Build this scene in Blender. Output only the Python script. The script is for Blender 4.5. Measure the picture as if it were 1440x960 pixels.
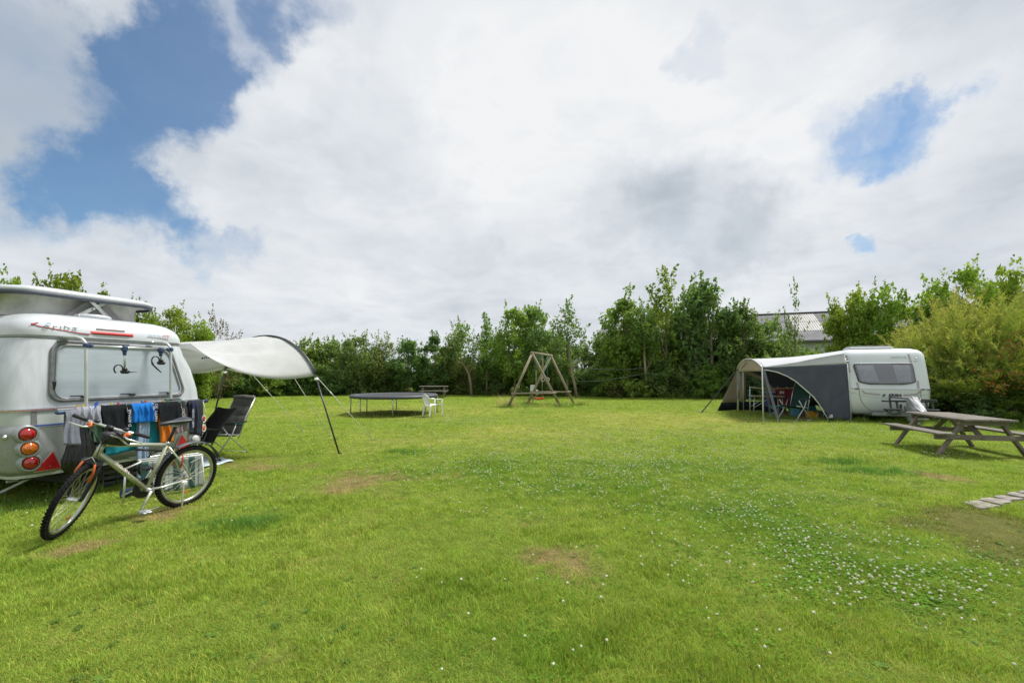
import bpy, bmesh, math, random
import numpy as np
from mathutils import Vector, Matrix, Quaternion
R = math.radians
sc = bpy.context.scene
for o in list(bpy.data.objects): bpy.data.objects.remove(o)
col = sc.collection
# ------------------------------------------------------------------ camera
EYE = 1.55
cam = bpy.data.cameras.new("camera"); cam.sensor_width = 36.0; cam.lens = 16.0
cam.shift_y = 44.0/1440.0; cam.clip_start = 0.05; cam.clip_end = 3000
co = bpy.data.objects.new("camera", cam); col.objects.link(co)
co.location = (0, 0, EYE); co.rotation_euler = (R(90), 0, 0)
sc.camera = co
# ------------------------------------------------------------------ node helper
class NT:
    def __init__(s, t): s.t = t
    def n(s, typ, **kw):
        x = s.t.nodes.new(typ)
        for k, v in kw.items(): setattr(x, k, v)
        return x
    def put(s, sock, v):
        if isinstance(v, bpy.types.NodeSocket): s.t.links.new(v, sock)
        elif v is not None: sock.default_value = v
    def m(s, op, a, b=None, c=None, clamp=False):
        x = s.n('ShaderNodeMath', operation=op, use_clamp=clamp)
        s.put(x.inputs[0], a)
        if b is not None: s.put(x.inputs[1], b)
        if c is not None: s.put(x.inputs[2], c)
        return x.outputs[0]
    def vm(s, op, a, b=None, out=0):
        x = s.n('ShaderNodeVectorMath', operation=op); s.put(x.inputs[0], a)
        if b is not None:
            if op == 'SCALE': s.put(x.inputs['Scale'], b)
            else: s.put(x.inputs[1], b)
        return x.outputs[out]
    def noise(s, vec, scale, detail=3, rough=.5, dist=0):
        x = s.n('ShaderNodeTexNoise')
        if vec is not None: s.put(x.inputs['Vector'], vec)
        x.inputs['Scale'].default_value = scale; x.inputs['Detail'].default_value = detail
        x.inputs['Roughness'].default_value = rough; x.inputs['Distortion'].default_value = dist
        return x.outputs['Fac']
    def mix(s, f, a, b, mode='MIX'):
        x = s.n('ShaderNodeMix', data_type='RGBA', blend_type=mode)
        s.put(x.inputs[0], f); s.put(x.inputs[6], a if not isinstance(a, tuple) else (*a[:3], 1)); s.put(x.inputs[7], b if not isinstance(b, tuple) else (*b[:3], 1))
        return x.outputs[2]
    def sstep(s, v, lo, hi, a=0., b=1.):
        x = s.n('ShaderNodeMapRange', interpolation_type='SMOOTHSTEP')
        s.put(x.inputs[0], v); x.inputs[1].default_value = lo; x.inputs[2].default_value = hi
        x.inputs[3].default_value = a; x.inputs[4].default_value = b
        return x.outputs[0]
# ------------------------------------------------------------------ sky
SUN = Vector((0.86*math.cos(R(60)), 0.51*math.cos(R(60)), math.sin(R(60)))).normalized()
def skydir(px, py):
    return Vector(((px-720)/640., 1, (524-py)/640.)).normalized()
def make_world():
    w = bpy.data.worlds.new("World"); sc.world = w; w.use_nodes = True
    t = w.node_tree; t.nodes.clear(); N = NT(t)
    sky = N.n('ShaderNodeTexSky', sky_type='NISHITA'); sky.sun_disc = False
    sky.sun_elevation = math.asin(SUN.z); sky.sun_rotation = math.atan2(SUN.x, SUN.y)
    sky.air_density = 1.0; sky.dust_density = 0.4; sky.ozone_density = 2.0
    d = N.n('ShaderNodeTexCoord').outputs['Generated']
    sp = N.n('ShaderNodeSeparateXYZ'); N.put(sp.inputs[0], d); z = sp.outputs[2]
    zz = N.m('ADD', N.m('MAXIMUM', z, 0.0), 0.22)
    v = N.vm('SCALE', d, N.m('DIVIDE', 1.0, zz))
    warp = N.n('ShaderNodeTexNoise'); N.put(warp.inputs['Vector'], v); warp.inputs['Scale'].default_value = 2.2; warp.inputs['Detail'].default_value = 3
    v2 = N.vm('ADD', v, N.vm('SCALE', N.vm('SUBTRACT', warp.outputs['Color'], (.5, .5, .5)), .35))
    n1 = N.noise(v2, 2.0, 8, .56); n2 = N.noise(v2, 1.1, 5, .5); n3 = N.noise(v2, 5.0, 7, .58)
    wp = N.n('ShaderNodeTexNoise'); N.put(wp.inputs['Vector'], d); wp.inputs['Scale'].default_value = 5.0; wp.inputs['Detail'].default_value = 7; wp.inputs['Roughness'].default_value = .62
    dw = N.vm('NORMALIZE', N.vm('ADD', d, N.vm('SCALE', N.vm('SUBTRACT', wp.outputs['Color'], (.5, .5, .5)), .30)))
    def blobs(lst):
        acc = None
        for (px, py, r, wgt) in lst:
            c = skydir(px, py); k = c.y; ang = r/640.*k*(0.5+.5*k)
            dot = N.vm('DOT_PRODUCT', dw, tuple(c), out=1)
            s = N.sstep(dot, math.cos(ang*1.35), math.cos(ang*.12), 0, wgt)
            acc = s if acc is None else N.m('ADD', acc, s)
        return acc
    blue = blobs([(255, 70, 95, .75), (330, 25, 100, .85), (215, 125, 95, .75), (290, 120, 80, .55), (420, 8, 60, .7), (175, 185, 60, .45),
                  (130, 245, 80, .65), (170, 285, 85, .75), (80, 285, 80, .55), (235, 305, 50, .5), (285, 350, 42, .7), (190, 40, 70, .5), (40, 90, 190, .42),
                  (1180, 180, 48, .48), (1228, 190, 50, .52), (1275, 188, 50, .52), (1312, 172, 40, .42), (1237, 333, 22, .75), (985, 58, 45, .5)])
    f = N.m('ADD', blue, N.m('MULTIPLY', N.m('SUBTRACT', n1, .5), 1.1))
    f = N.m('ADD', f, N.m('MULTIPLY', N.m('SUBTRACT', n3, .5), 1.0))
    hole = N.sstep(f, .02, 1.4, 0, 1)
    bright = blobs([(860, 120, 330, .10), (1150, 250, 220, .08), (820, 260, 260, .07), (420, 80, 120, .16), (1390, 180, 80, .14), (560, 330, 240, .07), (180, 340, 150, .06)])
    dark = blobs([(985, 312, 90, .36), (900, 318, 75, .20), (1080, 316, 60, .20), (60, 130, 200, .40), (1400, 300, 150, .10), (1400, 60, 170, .12),
                  (520, 205, 80, .10), (700, 470, 330, .08), (640, 345, 50, .08), (150, 430, 150, .06)])
    s = N.m('ADD', N.m('MULTIPLY', N.m('SUBTRACT', n2, .5), .75), .735)
    s = N.m('ADD', s, N.m('MULTIPLY', N.m('SUBTRACT', n3, .5), .5))
    s = N.m('ADD', s, N.m('MULTIPLY', N.m('SUBTRACT', n1, .5), .45))
    s = N.m('SUBTRACT', N.m('ADD', s, bright), dark)
    cr = N.n('ShaderNodeValToRGB'); N.put(cr.inputs[0], s)
    e = cr.color_ramp.elements
    e[0].position = .15; e[0].color = (.45, .51, .58, 1); e[1].position = 1.0; e[1].color = (.97, .985, 1.0, 1)
    a = e.new(.48); a.color = (.63, .685, .75, 1); a = e.new(.75); a.color = (.80, .84, .89, 1)
    cl = N.vm('SCALE', cr.outputs[0], CLOUD)
    skyc = N.mix(1.0, sky.outputs[0], (.42, .66, .78), 'MULTIPLY')
    out = N.mix(N.m('MULTIPLY', hole, .86), cl, skyc)
    # below the horizon: the same hazy cloud bottom colour
    bg = N.n('ShaderNodeBackground'); N.put(bg.inputs[0], out); bg.inputs[1].default_value = 0.1
    ow = N.n('ShaderNodeOutputWorld'); t.links.new(bg.outputs[0], ow.inputs[0])
CLOUD = 6.25
make_world()
sl = bpy.data.lights.new("sun", 'SUN'); sl.energy = 3.4; sl.angle = R(13); sl.color = (1, .97, .92)
so = bpy.data.objects.new("sun", sl); col.objects.link(so); so.rotation_euler = SUN.to_track_quat('Z', 'Y').to_euler(); so.location = (10, 10, 30)
sc.view_settings.view_transform = 'Standard'; sc.view_settings.look = 'None'; sc.view_settings.exposure = 0.55; sc.view_settings.gamma = 1.0
sc.view_settings.use_curve_mapping = False
sc.cycles.max_bounces = 6; sc.cycles.diffuse_bounces = 3; sc.cycles.glossy_bounces = 2; sc.cycles.transmission_bounces = 4; sc.cycles.transparent_max_bounces = 8
# ------------------------------------------------------------------ placing helpers (photograph geometry -> metres)
def at(px, py, D): return Vector(((px-720)/640.*D, D, EYE-(py-524)/640.*D))
def gnd(px, py): return at(px, py, 640*EYE/(py-524.))
# ------------------------------------------------------------------ materials
MATS = {}
def mk(name, c, rough=.55, metal=0., var=.12, scale=8., bump=0., bscale=60., stretch=None, coat=0., c2=None, sheen=0., trans=0., detail=4):
    if name in MATS: return MATS[name]
    m = bpy.data.materials.new(name); m.use_nodes = True; t = m.node_tree; t.nodes.clear(); N = NT(t)
    tc = N.n('ShaderNodeTexCoord').outputs['Object']
    if stretch:
        mp = N.n('ShaderNodeMapping'); N.put(mp.inputs[0], tc); mp.inputs['Scale'].default_value = stretch; tc = mp.outputs[0]
    nz = N.noise(tc, scale, detail, .6)
    f = N.sstep(nz, .3, .7)
    lo = tuple(x*(1-var) for x in c); hi = tuple(min(1, x*(1+var)) for x in c)
    if c2: lo, hi = c, c2
    cc = N.mix(f, lo, hi)
    p = N.n('ShaderNodeBsdfPrincipled'); N.put(p.inputs['Base Color'], cc)
    p.inputs['Metallic'].default_value = metal
    if rough >= .75: p.inputs['Specular IOR Level'].default_value = .15
    N.put(p.inputs['Roughness'], N.m('ADD', N.m('MULTIPLY', N.noise(tc, scale*2.3, 3), .2), max(0, rough-.1)))
    p.inputs['Coat Weight'].default_value = coat; p.inputs['Coat Roughness'].default_value = .08
    if sheen: p.inputs['Sheen Weight'].default_value = sheen
    if bump:
        b = N.n('ShaderNodeBump'); b.inputs['Strength'].default_value = bump; b.inputs['Distance'].default_value = .01
        N.put(b.inputs['Height'], N.noise(tc, bscale, 4)); t.links.new(b.outputs[0], p.inputs['Normal'])
    o = N.n('ShaderNodeOutputMaterial')
    if trans:
        tr = N.n('ShaderNodeBsdfTranslucent'); N.put(tr.inputs[0], cc); ms = N.n('ShaderNodeMixShader'); ms.inputs[0].default_value = trans
        t.links.new(p.outputs[0], ms.inputs[1]); t.links.new(tr.outputs[0], ms.inputs[2]); t.links.new(ms.outputs[0], o.inputs[0])
    else: t.links.new(p.outputs[0], o.inputs[0])
    MATS[name] = m; return m
def mk_leaf(name, trans=.35, gloss=.25, rough=.45):
    if name in MATS: return MATS[name]
    m = bpy.data.materials.new(name); m.use_nodes = True; t = m.node_tree; t.nodes.clear(); N = NT(t)
    a = N.n('ShaderNodeVertexColor', layer_name='Col').outputs[0]
    oi = N.n('ShaderNodeObjectInfo').outputs['Random']
    hs = N.n('ShaderNodeHueSaturation'); N.put(hs.inputs['Color'], a)
    N.put(hs.inputs['Hue'], N.m('ADD', N.m('MULTIPLY', oi, .03), .485)); N.put(hs.inputs['Value'], N.m('ADD', N.m('MULTIPLY', N.m('FRACT', N.m('MULTIPLY', oi, 7.3)), .4), .82))
    c = hs.outputs[0]
    p = N.n('ShaderNodeBsdfPrincipled'); N.put(p.inputs['Base Color'], c); p.inputs['Roughness'].default_value = rough; p.inputs['Specular IOR Level'].default_value = gloss
    tr = N.n('ShaderNodeBsdfTranslucent'); N.put(tr.inputs[0], N.mix(1.0, c, (1.25, 1.25, .6), 'MULTIPLY'))
    ms = N.n('ShaderNodeMixShader'); ms.inputs[0].default_value = trans
    o = N.n('ShaderNodeOutputMaterial')
    t.links.new(p.outputs[0], ms.inputs[1]); t.links.new(tr.outputs[0], ms.inputs[2]); t.links.new(ms.outputs[0], o.inputs[0])
    MATS[name] = m; return m
def mk_glass(name, tint=(.75, .8, .8), alpha=.6, rough=.05):
    if name in MATS: return MATS[name]
    m = bpy.data.materials.new(name); m.use_nodes = True; t = m.node_tree; t.nodes.clear(); N = NT(t)
    g = N.n('ShaderNodeBsdfGlossy'); g.inputs['Roughness'].default_value = rough; g.inputs[0].default_value = (.9, .9, .9, 1)
    tr = N.n('ShaderNodeBsdfTransparent'); tr.inputs[0].default_value = (*tint, 1)
    lw = N.n('ShaderNodeLayerWeight'); lw.inputs[0].default_value = .35
    ms = N.n('ShaderNodeMixShader'); N.put(ms.inputs[0], N.m('ADD', N.m('MULTIPLY', lw.outputs['Fresnel'], .9), 1-alpha-.35, clamp=True))
    o = N.n('ShaderNodeOutputMaterial'); t.links.new(tr.outputs[0], ms.inputs[1]); t.links.new(g.outputs[0], ms.inputs[2]); t.links.new(ms.outputs[0], o.inputs[0])
    MATS[name] = m; return m
# ------------------------------------------------------------------ mesh builder
class MB:
    def __init__(s): s.v = []; s.f = []; s.sm = []
    def add(s, vs, fs, smooth=False, M=None):
        b = len(s.v)
        if M is not None: vs = [M @ Vector(v) for v in vs]
        s.v += [tuple(v) for v in vs]; s.f += [tuple(b+i for i in f) for f in fs]; s.sm += [smooth]*len(fs); return s
    def box(s, c, d, rz=0., M=None, bev=0.):
        x, y, z = (k/2. for k in d)
        if bev > 0:
            b = min(bev, x*.6, y*.6, z*.6)
            vs = []; 
            for zz, ins in ((-z, b), (-z+b, 0), (z-b, 0), (z, b)):
                xx, yy = x-ins, y-ins; q = b if ins == 0 else b
                vs += [(-xx+q, -yy, zz), (xx-q, -yy, zz), (xx, -yy+q, zz), (xx, yy-q, zz), (xx-q, yy, zz), (-xx+q, yy, zz), (-xx, yy-q, zz), (-xx, -yy+q, zz)]
            fs = [tuple(range(7, -1, -1)), tuple(range(24, 32))]
            for r in range(3):
                for i in range(8): j = (i+1) % 8; fs.append((r*8+i, r*8+j, r*8+8+j, r*8+8+i))
        else:
            vs = [(sx*x, sy*y, sz*z) for sz in (-1, 1) for sx, sy in ((-1, -1), (1, -1), (1, 1), (-1, 1))]
            fs = [(3, 2, 1, 0), (4, 5, 6, 7), (0, 1, 5, 4), (1, 2, 6, 5), (2, 3, 7, 6), (3, 0, 4, 7)]
        T = Matrix.Translation(Vector(c)) @ Matrix.Rotation(rz, 4, 'Z')
        if M is not None: T = M @ T
        return s.add(vs, fs, False, T)
    def bar(s, a, b, w, h, up=(0, 0, 1), bev=0.004):
        a = Vector(a); b = Vector(b); d = b-a; L = d.length; d.normalize(); up = Vector(up)
        if abs(d.dot(up)) > .98: up = Vector((1, 0, 0))
        y = up.cross(d).normalized(); z = d.cross(y)
        M = Matrix((d, y, z)).transposed().to_4x4(); M.translation = (a+b)/2
        return s.box((0, 0, 0), (L, w, h), 0, M, bev)
    def tube(s, pts, r, n=8, cap=True, closed=False):
        P = [Vector(p) for p in pts]; m = len(P); rr = r if isinstance(r, (list, tuple)) else [r]*m
        vs = []; fs = []; prev = None
        for i, p in enumerate(P):
            if closed: t = P[(i+1) % m]-P[i-1]
            else: t = P[min(i+1, m-1)]-P[max(i-1, 0)]
            t.normalize()
            if prev is None:
                u = Vector((0, 0, 1)).cross(t)
                if u.length < .05: u = Vector((1, 0, 0)).cross(t)
            else: u = prev-t*prev.dot(t)
            u.normalize(); prev = u.copy(); w = t.cross(u)
            for k in range(n): a = 2*math.pi*k/n; vs.append(p+(u*math.cos(a)+w*math.sin(a))*rr[i])
        R_ = m if closed else m-1
        for i in range(R_):
            j = (i+1) % m
            for k in range(n): l = (k+1) % n; fs.append((i*n+k, i*n+l, j*n+l, j*n+k))
        b = len(fs)
        if cap and not closed: fs += [tuple(range(n-1, -1, -1)), tuple(range((m-1)*n, m*n))]
        s.add(vs, fs, True)
        return s
    def grid(s, fn, nu, nv, smooth=True, closeu=False):
        vs = [fn(i/(nu if closeu else nu-1), j/(nv-1)) for j in range(nv) for i in range(nu)]; fs = []
        for j in range(nv-1):
            for i in range(nu if closeu else nu-1):
                k = (i+1) % nu; fs.append((j*nu+i, j*nu+k, (j+1)*nu+k, (j+1)*nu+i))
        return s.add(vs, fs, smooth)
    def loft(s, rings, smooth=True, capb=False, capt=False):
        n = len(rings[0]); vs = [p for r in rings for p in r]; fs = []
        for i in range(len(rings)-1):
            for k in range(n): l = (k+1) % n; fs.append((i*n+k, i*n+l, (i+1)*n+l, (i+1)*n+k))
        if capb: fs.append(tuple(range(n-1, -1, -1)))
        if capt: fs.append(tuple(range((len(rings)-1)*n, len(rings)*n)))
        return s.add(vs, fs, smooth)
    def lathe(s, prof, n=24, c=(0, 0, 0), M=None, smooth=True):
        vs = []; fs = []
        for (r, z) in prof:
            for k in range(n): a = 2*math.pi*k/n; vs.append((c[0]+r*math.cos(a), c[1]+r*math.sin(a), c[2]+z))
        for i in range(len(prof)-1):
            for k in range(n): l = (k+1) % n; fs.append((i*n+k, i*n+l, (i+1)*n+l, (i+1)*n+k))
        return s.add(vs, fs, smooth, M)
    def poly(s, pts, thick=None, nrm=None):
        # flat polygon, optionally extruded by vector 'thick'
        P = [Vector(p) for p in pts]; n = len(P)
        if thick is None: return s.add(P, [tuple(range(n))])
        t = Vector(thick); vs = P+[p+t for p in P]
        fs = [tuple(range(n-1, -1, -1)), tuple(range(n, 2*n))]+[(i, (i+1) % n, n+(i+1) % n, n+i) for i in range(n)]
        return s.add(vs, fs)
    def ball(s, c, r, nu=12, nv=8, M=None):
        rx, ry, rz = r if isinstance(r, (tuple, list)) else (r, r, r)
        vs = [(c[0], c[1], c[2]-rz)]; fs = []
        for j in range(1, nv):
            a = math.pi*j/nv-math.pi/2
            for i in range(nu): b = 2*math.pi*i/nu; vs.append((c[0]+rx*math.cos(a)*math.cos(b), c[1]+ry*math.cos(a)*math.sin(b), c[2]+rz*math.sin(a)))
        vs.append((c[0], c[1], c[2]+rz)); T = len(vs)-1
        for i in range(nu): k = (i+1) % nu; fs += [(0, 1+k, 1+i), (T, T-nu+i, T-nu+k)]
        for j in range(nv-2):
            for i in range(nu): k = (i+1) % nu; fs.append((1+j*nu+i, 1+j*nu+k, 1+(j+1)*nu+k, 1+(j+1)*nu+i))
        return s.add(vs, fs, True, M)
    def build(s, name, m, parent=None, solid=0., subsurf=0, link=True):
        me = bpy.data.meshes.new(name); me.from_pydata(s.v, [], s.f)
        me.polygons.foreach_set('use_smooth', s.sm); me.validate(); me.update()
        bm = bmesh.new(); bm.from_mesh(me); bmesh.ops.recalc_face_normals(bm, faces=bm.faces); bm.to_mesh(me); bm.free()
        me.materials.append(m)
        o = bpy.data.objects.new(name, me)
        if link: col.objects.link(o)
        if parent: o.parent = parent
        if solid: k = o.modifiers.new('solid', 'SOLIDIFY'); k.thickness = solid; k.offset = 0
        if subsurf: k = o.modifiers.new('sub', 'SUBSURF'); k.levels = subsurf; k.render_levels = subsurf
        return o
def tag(o, label=None, cat=None, group=None, kind=None):
    if label: o['label'] = label
    if cat: o['category'] = cat
    if group: o['group'] = group
    if kind: o['kind'] = kind
    return o
def thing(name, label, cat, loc=(0, 0, 0), rz=0., group=None):
    o = bpy.data.objects.new(name, None); col.objects.link(o); o.location = loc; o.rotation_euler = (0, 0, rz); o.empty_display_size = .1
    return tag(o, label, cat, group)
def kids(o): return [c for c in bpy.data.objects if c.parent == o]
def copy_tree(o, parent=None):
    c = o.copy(); col.objects.link(c)
    if parent: c.parent = parent
    for ch in kids(o): copy_tree(ch, c)
    return c
def text(name, body, size, m, parent, M, shear=0., extrude=.0008, bold=0., spacing=1., sx=1.):
    cu = bpy.data.curves.new(name, 'FONT'); cu.body = body; cu.size = size; cu.shear = shear; cu.extrude = extrude; cu.offset = bold; cu.space_character = spacing
    cu.align_x = 'CENTER'; cu.align_y = 'CENTER'; cu.resolution_u = 3
    tmp = bpy.data.objects.new('tmp', cu); col.objects.link(tmp)
    dg = bpy.context.evaluated_depsgraph_get(); me = bpy.data.meshes.new_from_object(tmp.evaluated_get(dg))
    bpy.data.objects.remove(tmp); me.name = name
    me.transform(Matrix.Diagonal((sx, 1, 1, 1))); me.materials.clear(); me.materials.append(m)
    o = bpy.data.objects.new(name, me); col.objects.link(o); o.parent = parent; o.matrix_local = M
    return o
def basis(x, y, o):
    x = Vector(x).normalized(); y = Vector(y); z = x.cross(y).normalized(); y = z.cross(x)
    M = Matrix((x, y, z)).transposed().to_4x4(); M.translation = Vector(o); return M
def rrect(hw, y0, y1, r, n=6):
    # rounded rectangle in plan: x in +-hw, y in y0..y1, counter-clockwise
    pts = []
    for cx, cy, a0 in ((hw-r, y0+r, -90), (hw-r, y1-r, 0), (-hw+r, y1-r, 90), (-hw+r, y0+r, 180)):
        for k in range(n+1): a = R(a0+90*k/n); pts.append((cx+r*math.cos(a), cy+r*math.sin(a)))
    return pts
def interp(x, xs, ys): return float(np.interp(x, xs, ys))
# ------------------------------------------------------------------ lawn
DRY = [(515, 672, .75, 1.), (400, 655, .7, .7), (820, 790, .36, 1.1), (745, 780, .25, .8), (225, 722, .35, 1.1), (110, 770, .3, 1.), (330, 650, .8, .7), (1285, 664, .35, .8), (1335, 672, .4, .8),
       (1190, 745, .3, .7), (560, 700, .4, .6), (640, 672, .5, .6), (1300, 690, .4, .6), (545, 810, .2, .6), (720, 730, .35, .4), (460, 690, .6, .7), (380, 920, .2, .6), (90, 900, .25, .35)]
SOIL = [(1420, 755, .75, 1.2), (1385, 735, .5, 1.), (1360, 722, .3, .8), (1445, 790, .35, .9), (1270, 735, .22, .5), (1165, 750, .2, .7)]
LUSH = [(345, 738, .35, 1.), (1180, 652, .35, 0.66), (1235, 664, .3, 0.66), (900, 700, .5, 0.48), (1050, 730, .7, 0.42), (1230, 810, .5, 0.48), (570, 640, .5, 0.30), (250, 690, .4, 0.24), (660, 830, .35, 0.30), (880, 680, .5, 0.36),
        (700, 650, .8, 0.42), (1390, 800, .3, 0.30), (60, 800, .4, 0.36), (1170, 790, .5, 0.36), (620, 915, .3, 0.42), (760, 920, .3, 0.42)]
YEL = [(620, 575, 4., .55), (870, 590, 4., .5), (420, 580, 3., .4), (740, 610, 2., .5), (300, 700, 1., .3), (1000, 590, 3., .5), (1180, 630, 1.2, .3), (480, 750, .8, .25), (560, 620, 2., .4)]
def spot_xy(lst): return [(*gnd(px, py).to_2d(), r, w) for px, py, r, w in lst]
DRYX, SOILX, LUSHX, YELX = map(spot_xy, (DRY, SOIL, LUSH, YEL))
def lawn_colour(N, blade):
    g = N.n('ShaderNodeNewGeometry').outputs['Position']
    sp = N.n('ShaderNodeSeparateXYZ'); N.put(sp.inputs[0], g)
    cx = N.n('ShaderNodeCombineXYZ'); N.put(cx.inputs[0], sp.outputs[0]); N.put(cx.inputs[1], sp.outputs[1]); p = cx.outputs[0]
    big = N.noise(p, .45, 4, .55, .4); mid = N.noise(p, 1.7, 4, .6, .3); fin = N.noise(p, 9, 4, .65); vf = N.noise(p, 45, 2, .6)
    def spots(l):
        acc = None
        for x, y, r, w in l:
            dd = N.vm('DISTANCE', p, (x, y, 0), out=1)
            q = N.sstep(dd, r*1.7, 0, 0, w); acc = q if acc is None else N.m('ADD', acc, q)
        return acc
    nz = N.m('ADD', N.m('MULTIPLY', N.m('SUBTRACT', mid, .5), 1.3), N.m('MULTIPLY', N.m('SUBTRACT', fin, .5), 1.7))
    lush = N.sstep(N.m('ADD', N.m('ADD', N.m('MULTIPLY', N.m('SUBTRACT', big, .5), 1.6), spots(LUSHX)), N.m('MULTIPLY', nz, .9)), -.1, .9)
    yel = N.sstep(N.m('ADD', N.m('ADD', N.m('MULTIPLY', N.m('SUBTRACT', .5, big), 1.2), spots(YELX)), nz), .0, 1.0)
    dry = N.sstep(N.m('ADD', N.m('ADD', spots(DRYX), N.m('MULTIPLY', N.m('SUBTRACT', mid, .62), 1.3)), N.m('MULTIPLY', nz, .9)), .22, 1.15)
    soil = N.sstep(N.m('ADD', spots(SOILX), nz), .35, .85)
    c = N.mix(lush, (.285, .385, .060), (.175, .31, .034))
    c = N.mix(N.m('MULTIPLY', yel, .75), c, (.45, .465, .13))
    c = N.mix(N.m('MULTIPLY', dry, .85 if not blade else .75), c, (.40, .30, .155))
    c = N.mix(N.m('MULTIPLY', soil, .62 if not blade else .5), c, (.175, .135, .065))
    c = N.mix(N.m('MULTIPLY', N.sstep(vf, .35, .7), .35), c, N.mix(1.0, c, (.62, .66, .5), 'MULTIPLY'))
    return c, g
def make_lawn():
    m = bpy.data.materials.new('lawn'); m.use_nodes = True; t = m.node_tree; t.nodes.clear(); N = NT(t)
    c, g = lawn_colour(N, False)
    c = N.mix(1.0, c, (.56, .54, .50), 'MULTIPLY')
    p = N.n('ShaderNodeBsdfPrincipled'); N.put(p.inputs['Base Color'], c); p.inputs['Roughness'].default_value = .9; p.inputs['Specular IOR Level'].default_value = .1
    b = N.n('ShaderNodeBump'); b.inputs['Strength'].default_value = .7; b.inputs['Distance'].default_value = .03
    N.put(b.inputs['Height'], N.m('ADD', N.noise(g, 40, 4, .7), N.noise(g, 7, 3))); t.links.new(b.outputs[0], p.inputs['Normal'])
    o = N.n('ShaderNodeOutputMaterial'); t.links.new(p.outputs[0], o.inputs[0])
    mb = MB()
    xs = [-1500, -300, -80]+list(np.linspace(-40, 40, 41))+[80, 300, 1500]; ys = [-300, -50, -10]+list(np.linspace(0, 50, 26))+[90, 300, 1500]
    nx = len(xs); vs = [(x, y, 0) for y in ys for x in xs]
    fs = [(j*nx+i, j*nx+i+1, (j+1)*nx+i+1, (j+1)*nx+i) for j in range(len(ys)-1) for i in range(nx-1)]
    mb.add(vs, fs); tag(mb.build('lawn', m), 'wide mown camping field lawn with yellowish, lush and bare patches', None, None, 'structure')
make_lawn()
rng = np.random.default_rng(7)
def mesh_np(name, V, F, m, colr=None, smooth=False):
    me = bpy.data.meshes.new(name); V = np.asarray(V, np.float32); F = np.asarray(F, np.int32)
    me.vertices.add(len(V)); me.vertices.foreach_set('co', V.ravel()); k = F.shape[1]
    me.loops.add(F.size); me.loops.foreach_set('vertex_index', F.ravel())
    me.polygons.add(len(F)); me.polygons.foreach_set('loop_start', np.arange(0, F.size, k, dtype=np.int32)); me.polygons.foreach_set('loop_total', np.full(len(F), k, np.int32))
    if smooth: me.polygons.foreach_set('use_smooth', np.ones(len(F), bool))
    me.update(calc_edges=True)
    if colr is not None:
        a = me.color_attributes.new('Col', 'FLOAT_COLOR', 'POINT'); c = np.ones((len(V), 4), np.float32); c[:, :3] = colr; a.data.foreach_set('color', c.ravel())
    me.materials.append(m); return me
def scatter(name, P, rz, S, sources, idx, label=None, tilt=None):
    n = len(P); me = bpy.data.meshes.new(name); me.vertices.add(n); me.vertices.foreach_set('co', np.asarray(P, np.float32).ravel())
    rot = np.zeros((n, 3), np.float32); rot[:, 2] = rz
    if tilt is not None: rot[:, 0] = tilt
    a = me.attributes.new('rot', 'FLOAT_VECTOR', 'POINT'); a.data.foreach_set('vector', rot.ravel())
    a = me.attributes.new('scl', 'FLOAT_VECTOR', 'POINT'); a.data.foreach_set('vector', np.asarray(S, np.float32).ravel())
    a = me.attributes.new('idx', 'INT', 'POINT'); a.data.foreach_set('value', np.asarray(idx, np.int32))
    o = bpy.data.objects.new(name, me); col.objects.link(o)
    g = bpy.data.node_groups.new(name, 'GeometryNodeTree')
    g.interface.new_socket('Geometry', in_out='INPUT', socket_type='NodeSocketGeometry'); g.interface.new_socket('Geometry', in_out='OUTPUT', socket_type='NodeSocketGeometry')
    gi = g.nodes.new('NodeGroupInput'); go = g.nodes.new('NodeGroupOutput'); ip = g.nodes.new('GeometryNodeInstanceOnPoints')
    gti = g.nodes.new('GeometryNodeGeometryToInstance')
    for s in reversed(sources):
        oi = g.nodes.new('GeometryNodeObjectInfo'); oi.inputs['Object'].default_value = s; g.links.new(oi.outputs['Geometry'], gti.inputs[0])
    g.links.new(gi.outputs[0], ip.inputs['Points']); g.links.new(gti.outputs[0], ip.inputs['Instance']); ip.inputs['Pick Instance'].default_value = True
    for nm, ty, so_ in (('rot', 'FLOAT_VECTOR', 'Rotation'), ('scl', 'FLOAT_VECTOR', 'Scale'), ('idx', 'INT', 'Instance Index')):
        na = g.nodes.new('GeometryNodeInputNamedAttribute'); na.data_type = ty; na.inputs[0].default_value = nm
        g.links.new(na.outputs[0], ip.inputs[so_])
    g.links.new(ip.outputs[0], go.inputs[0])
    md = o.modifiers.new('scatter', 'NODES'); md.node_group = g
    return tag(o, label, None, None, 'stuff')
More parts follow.
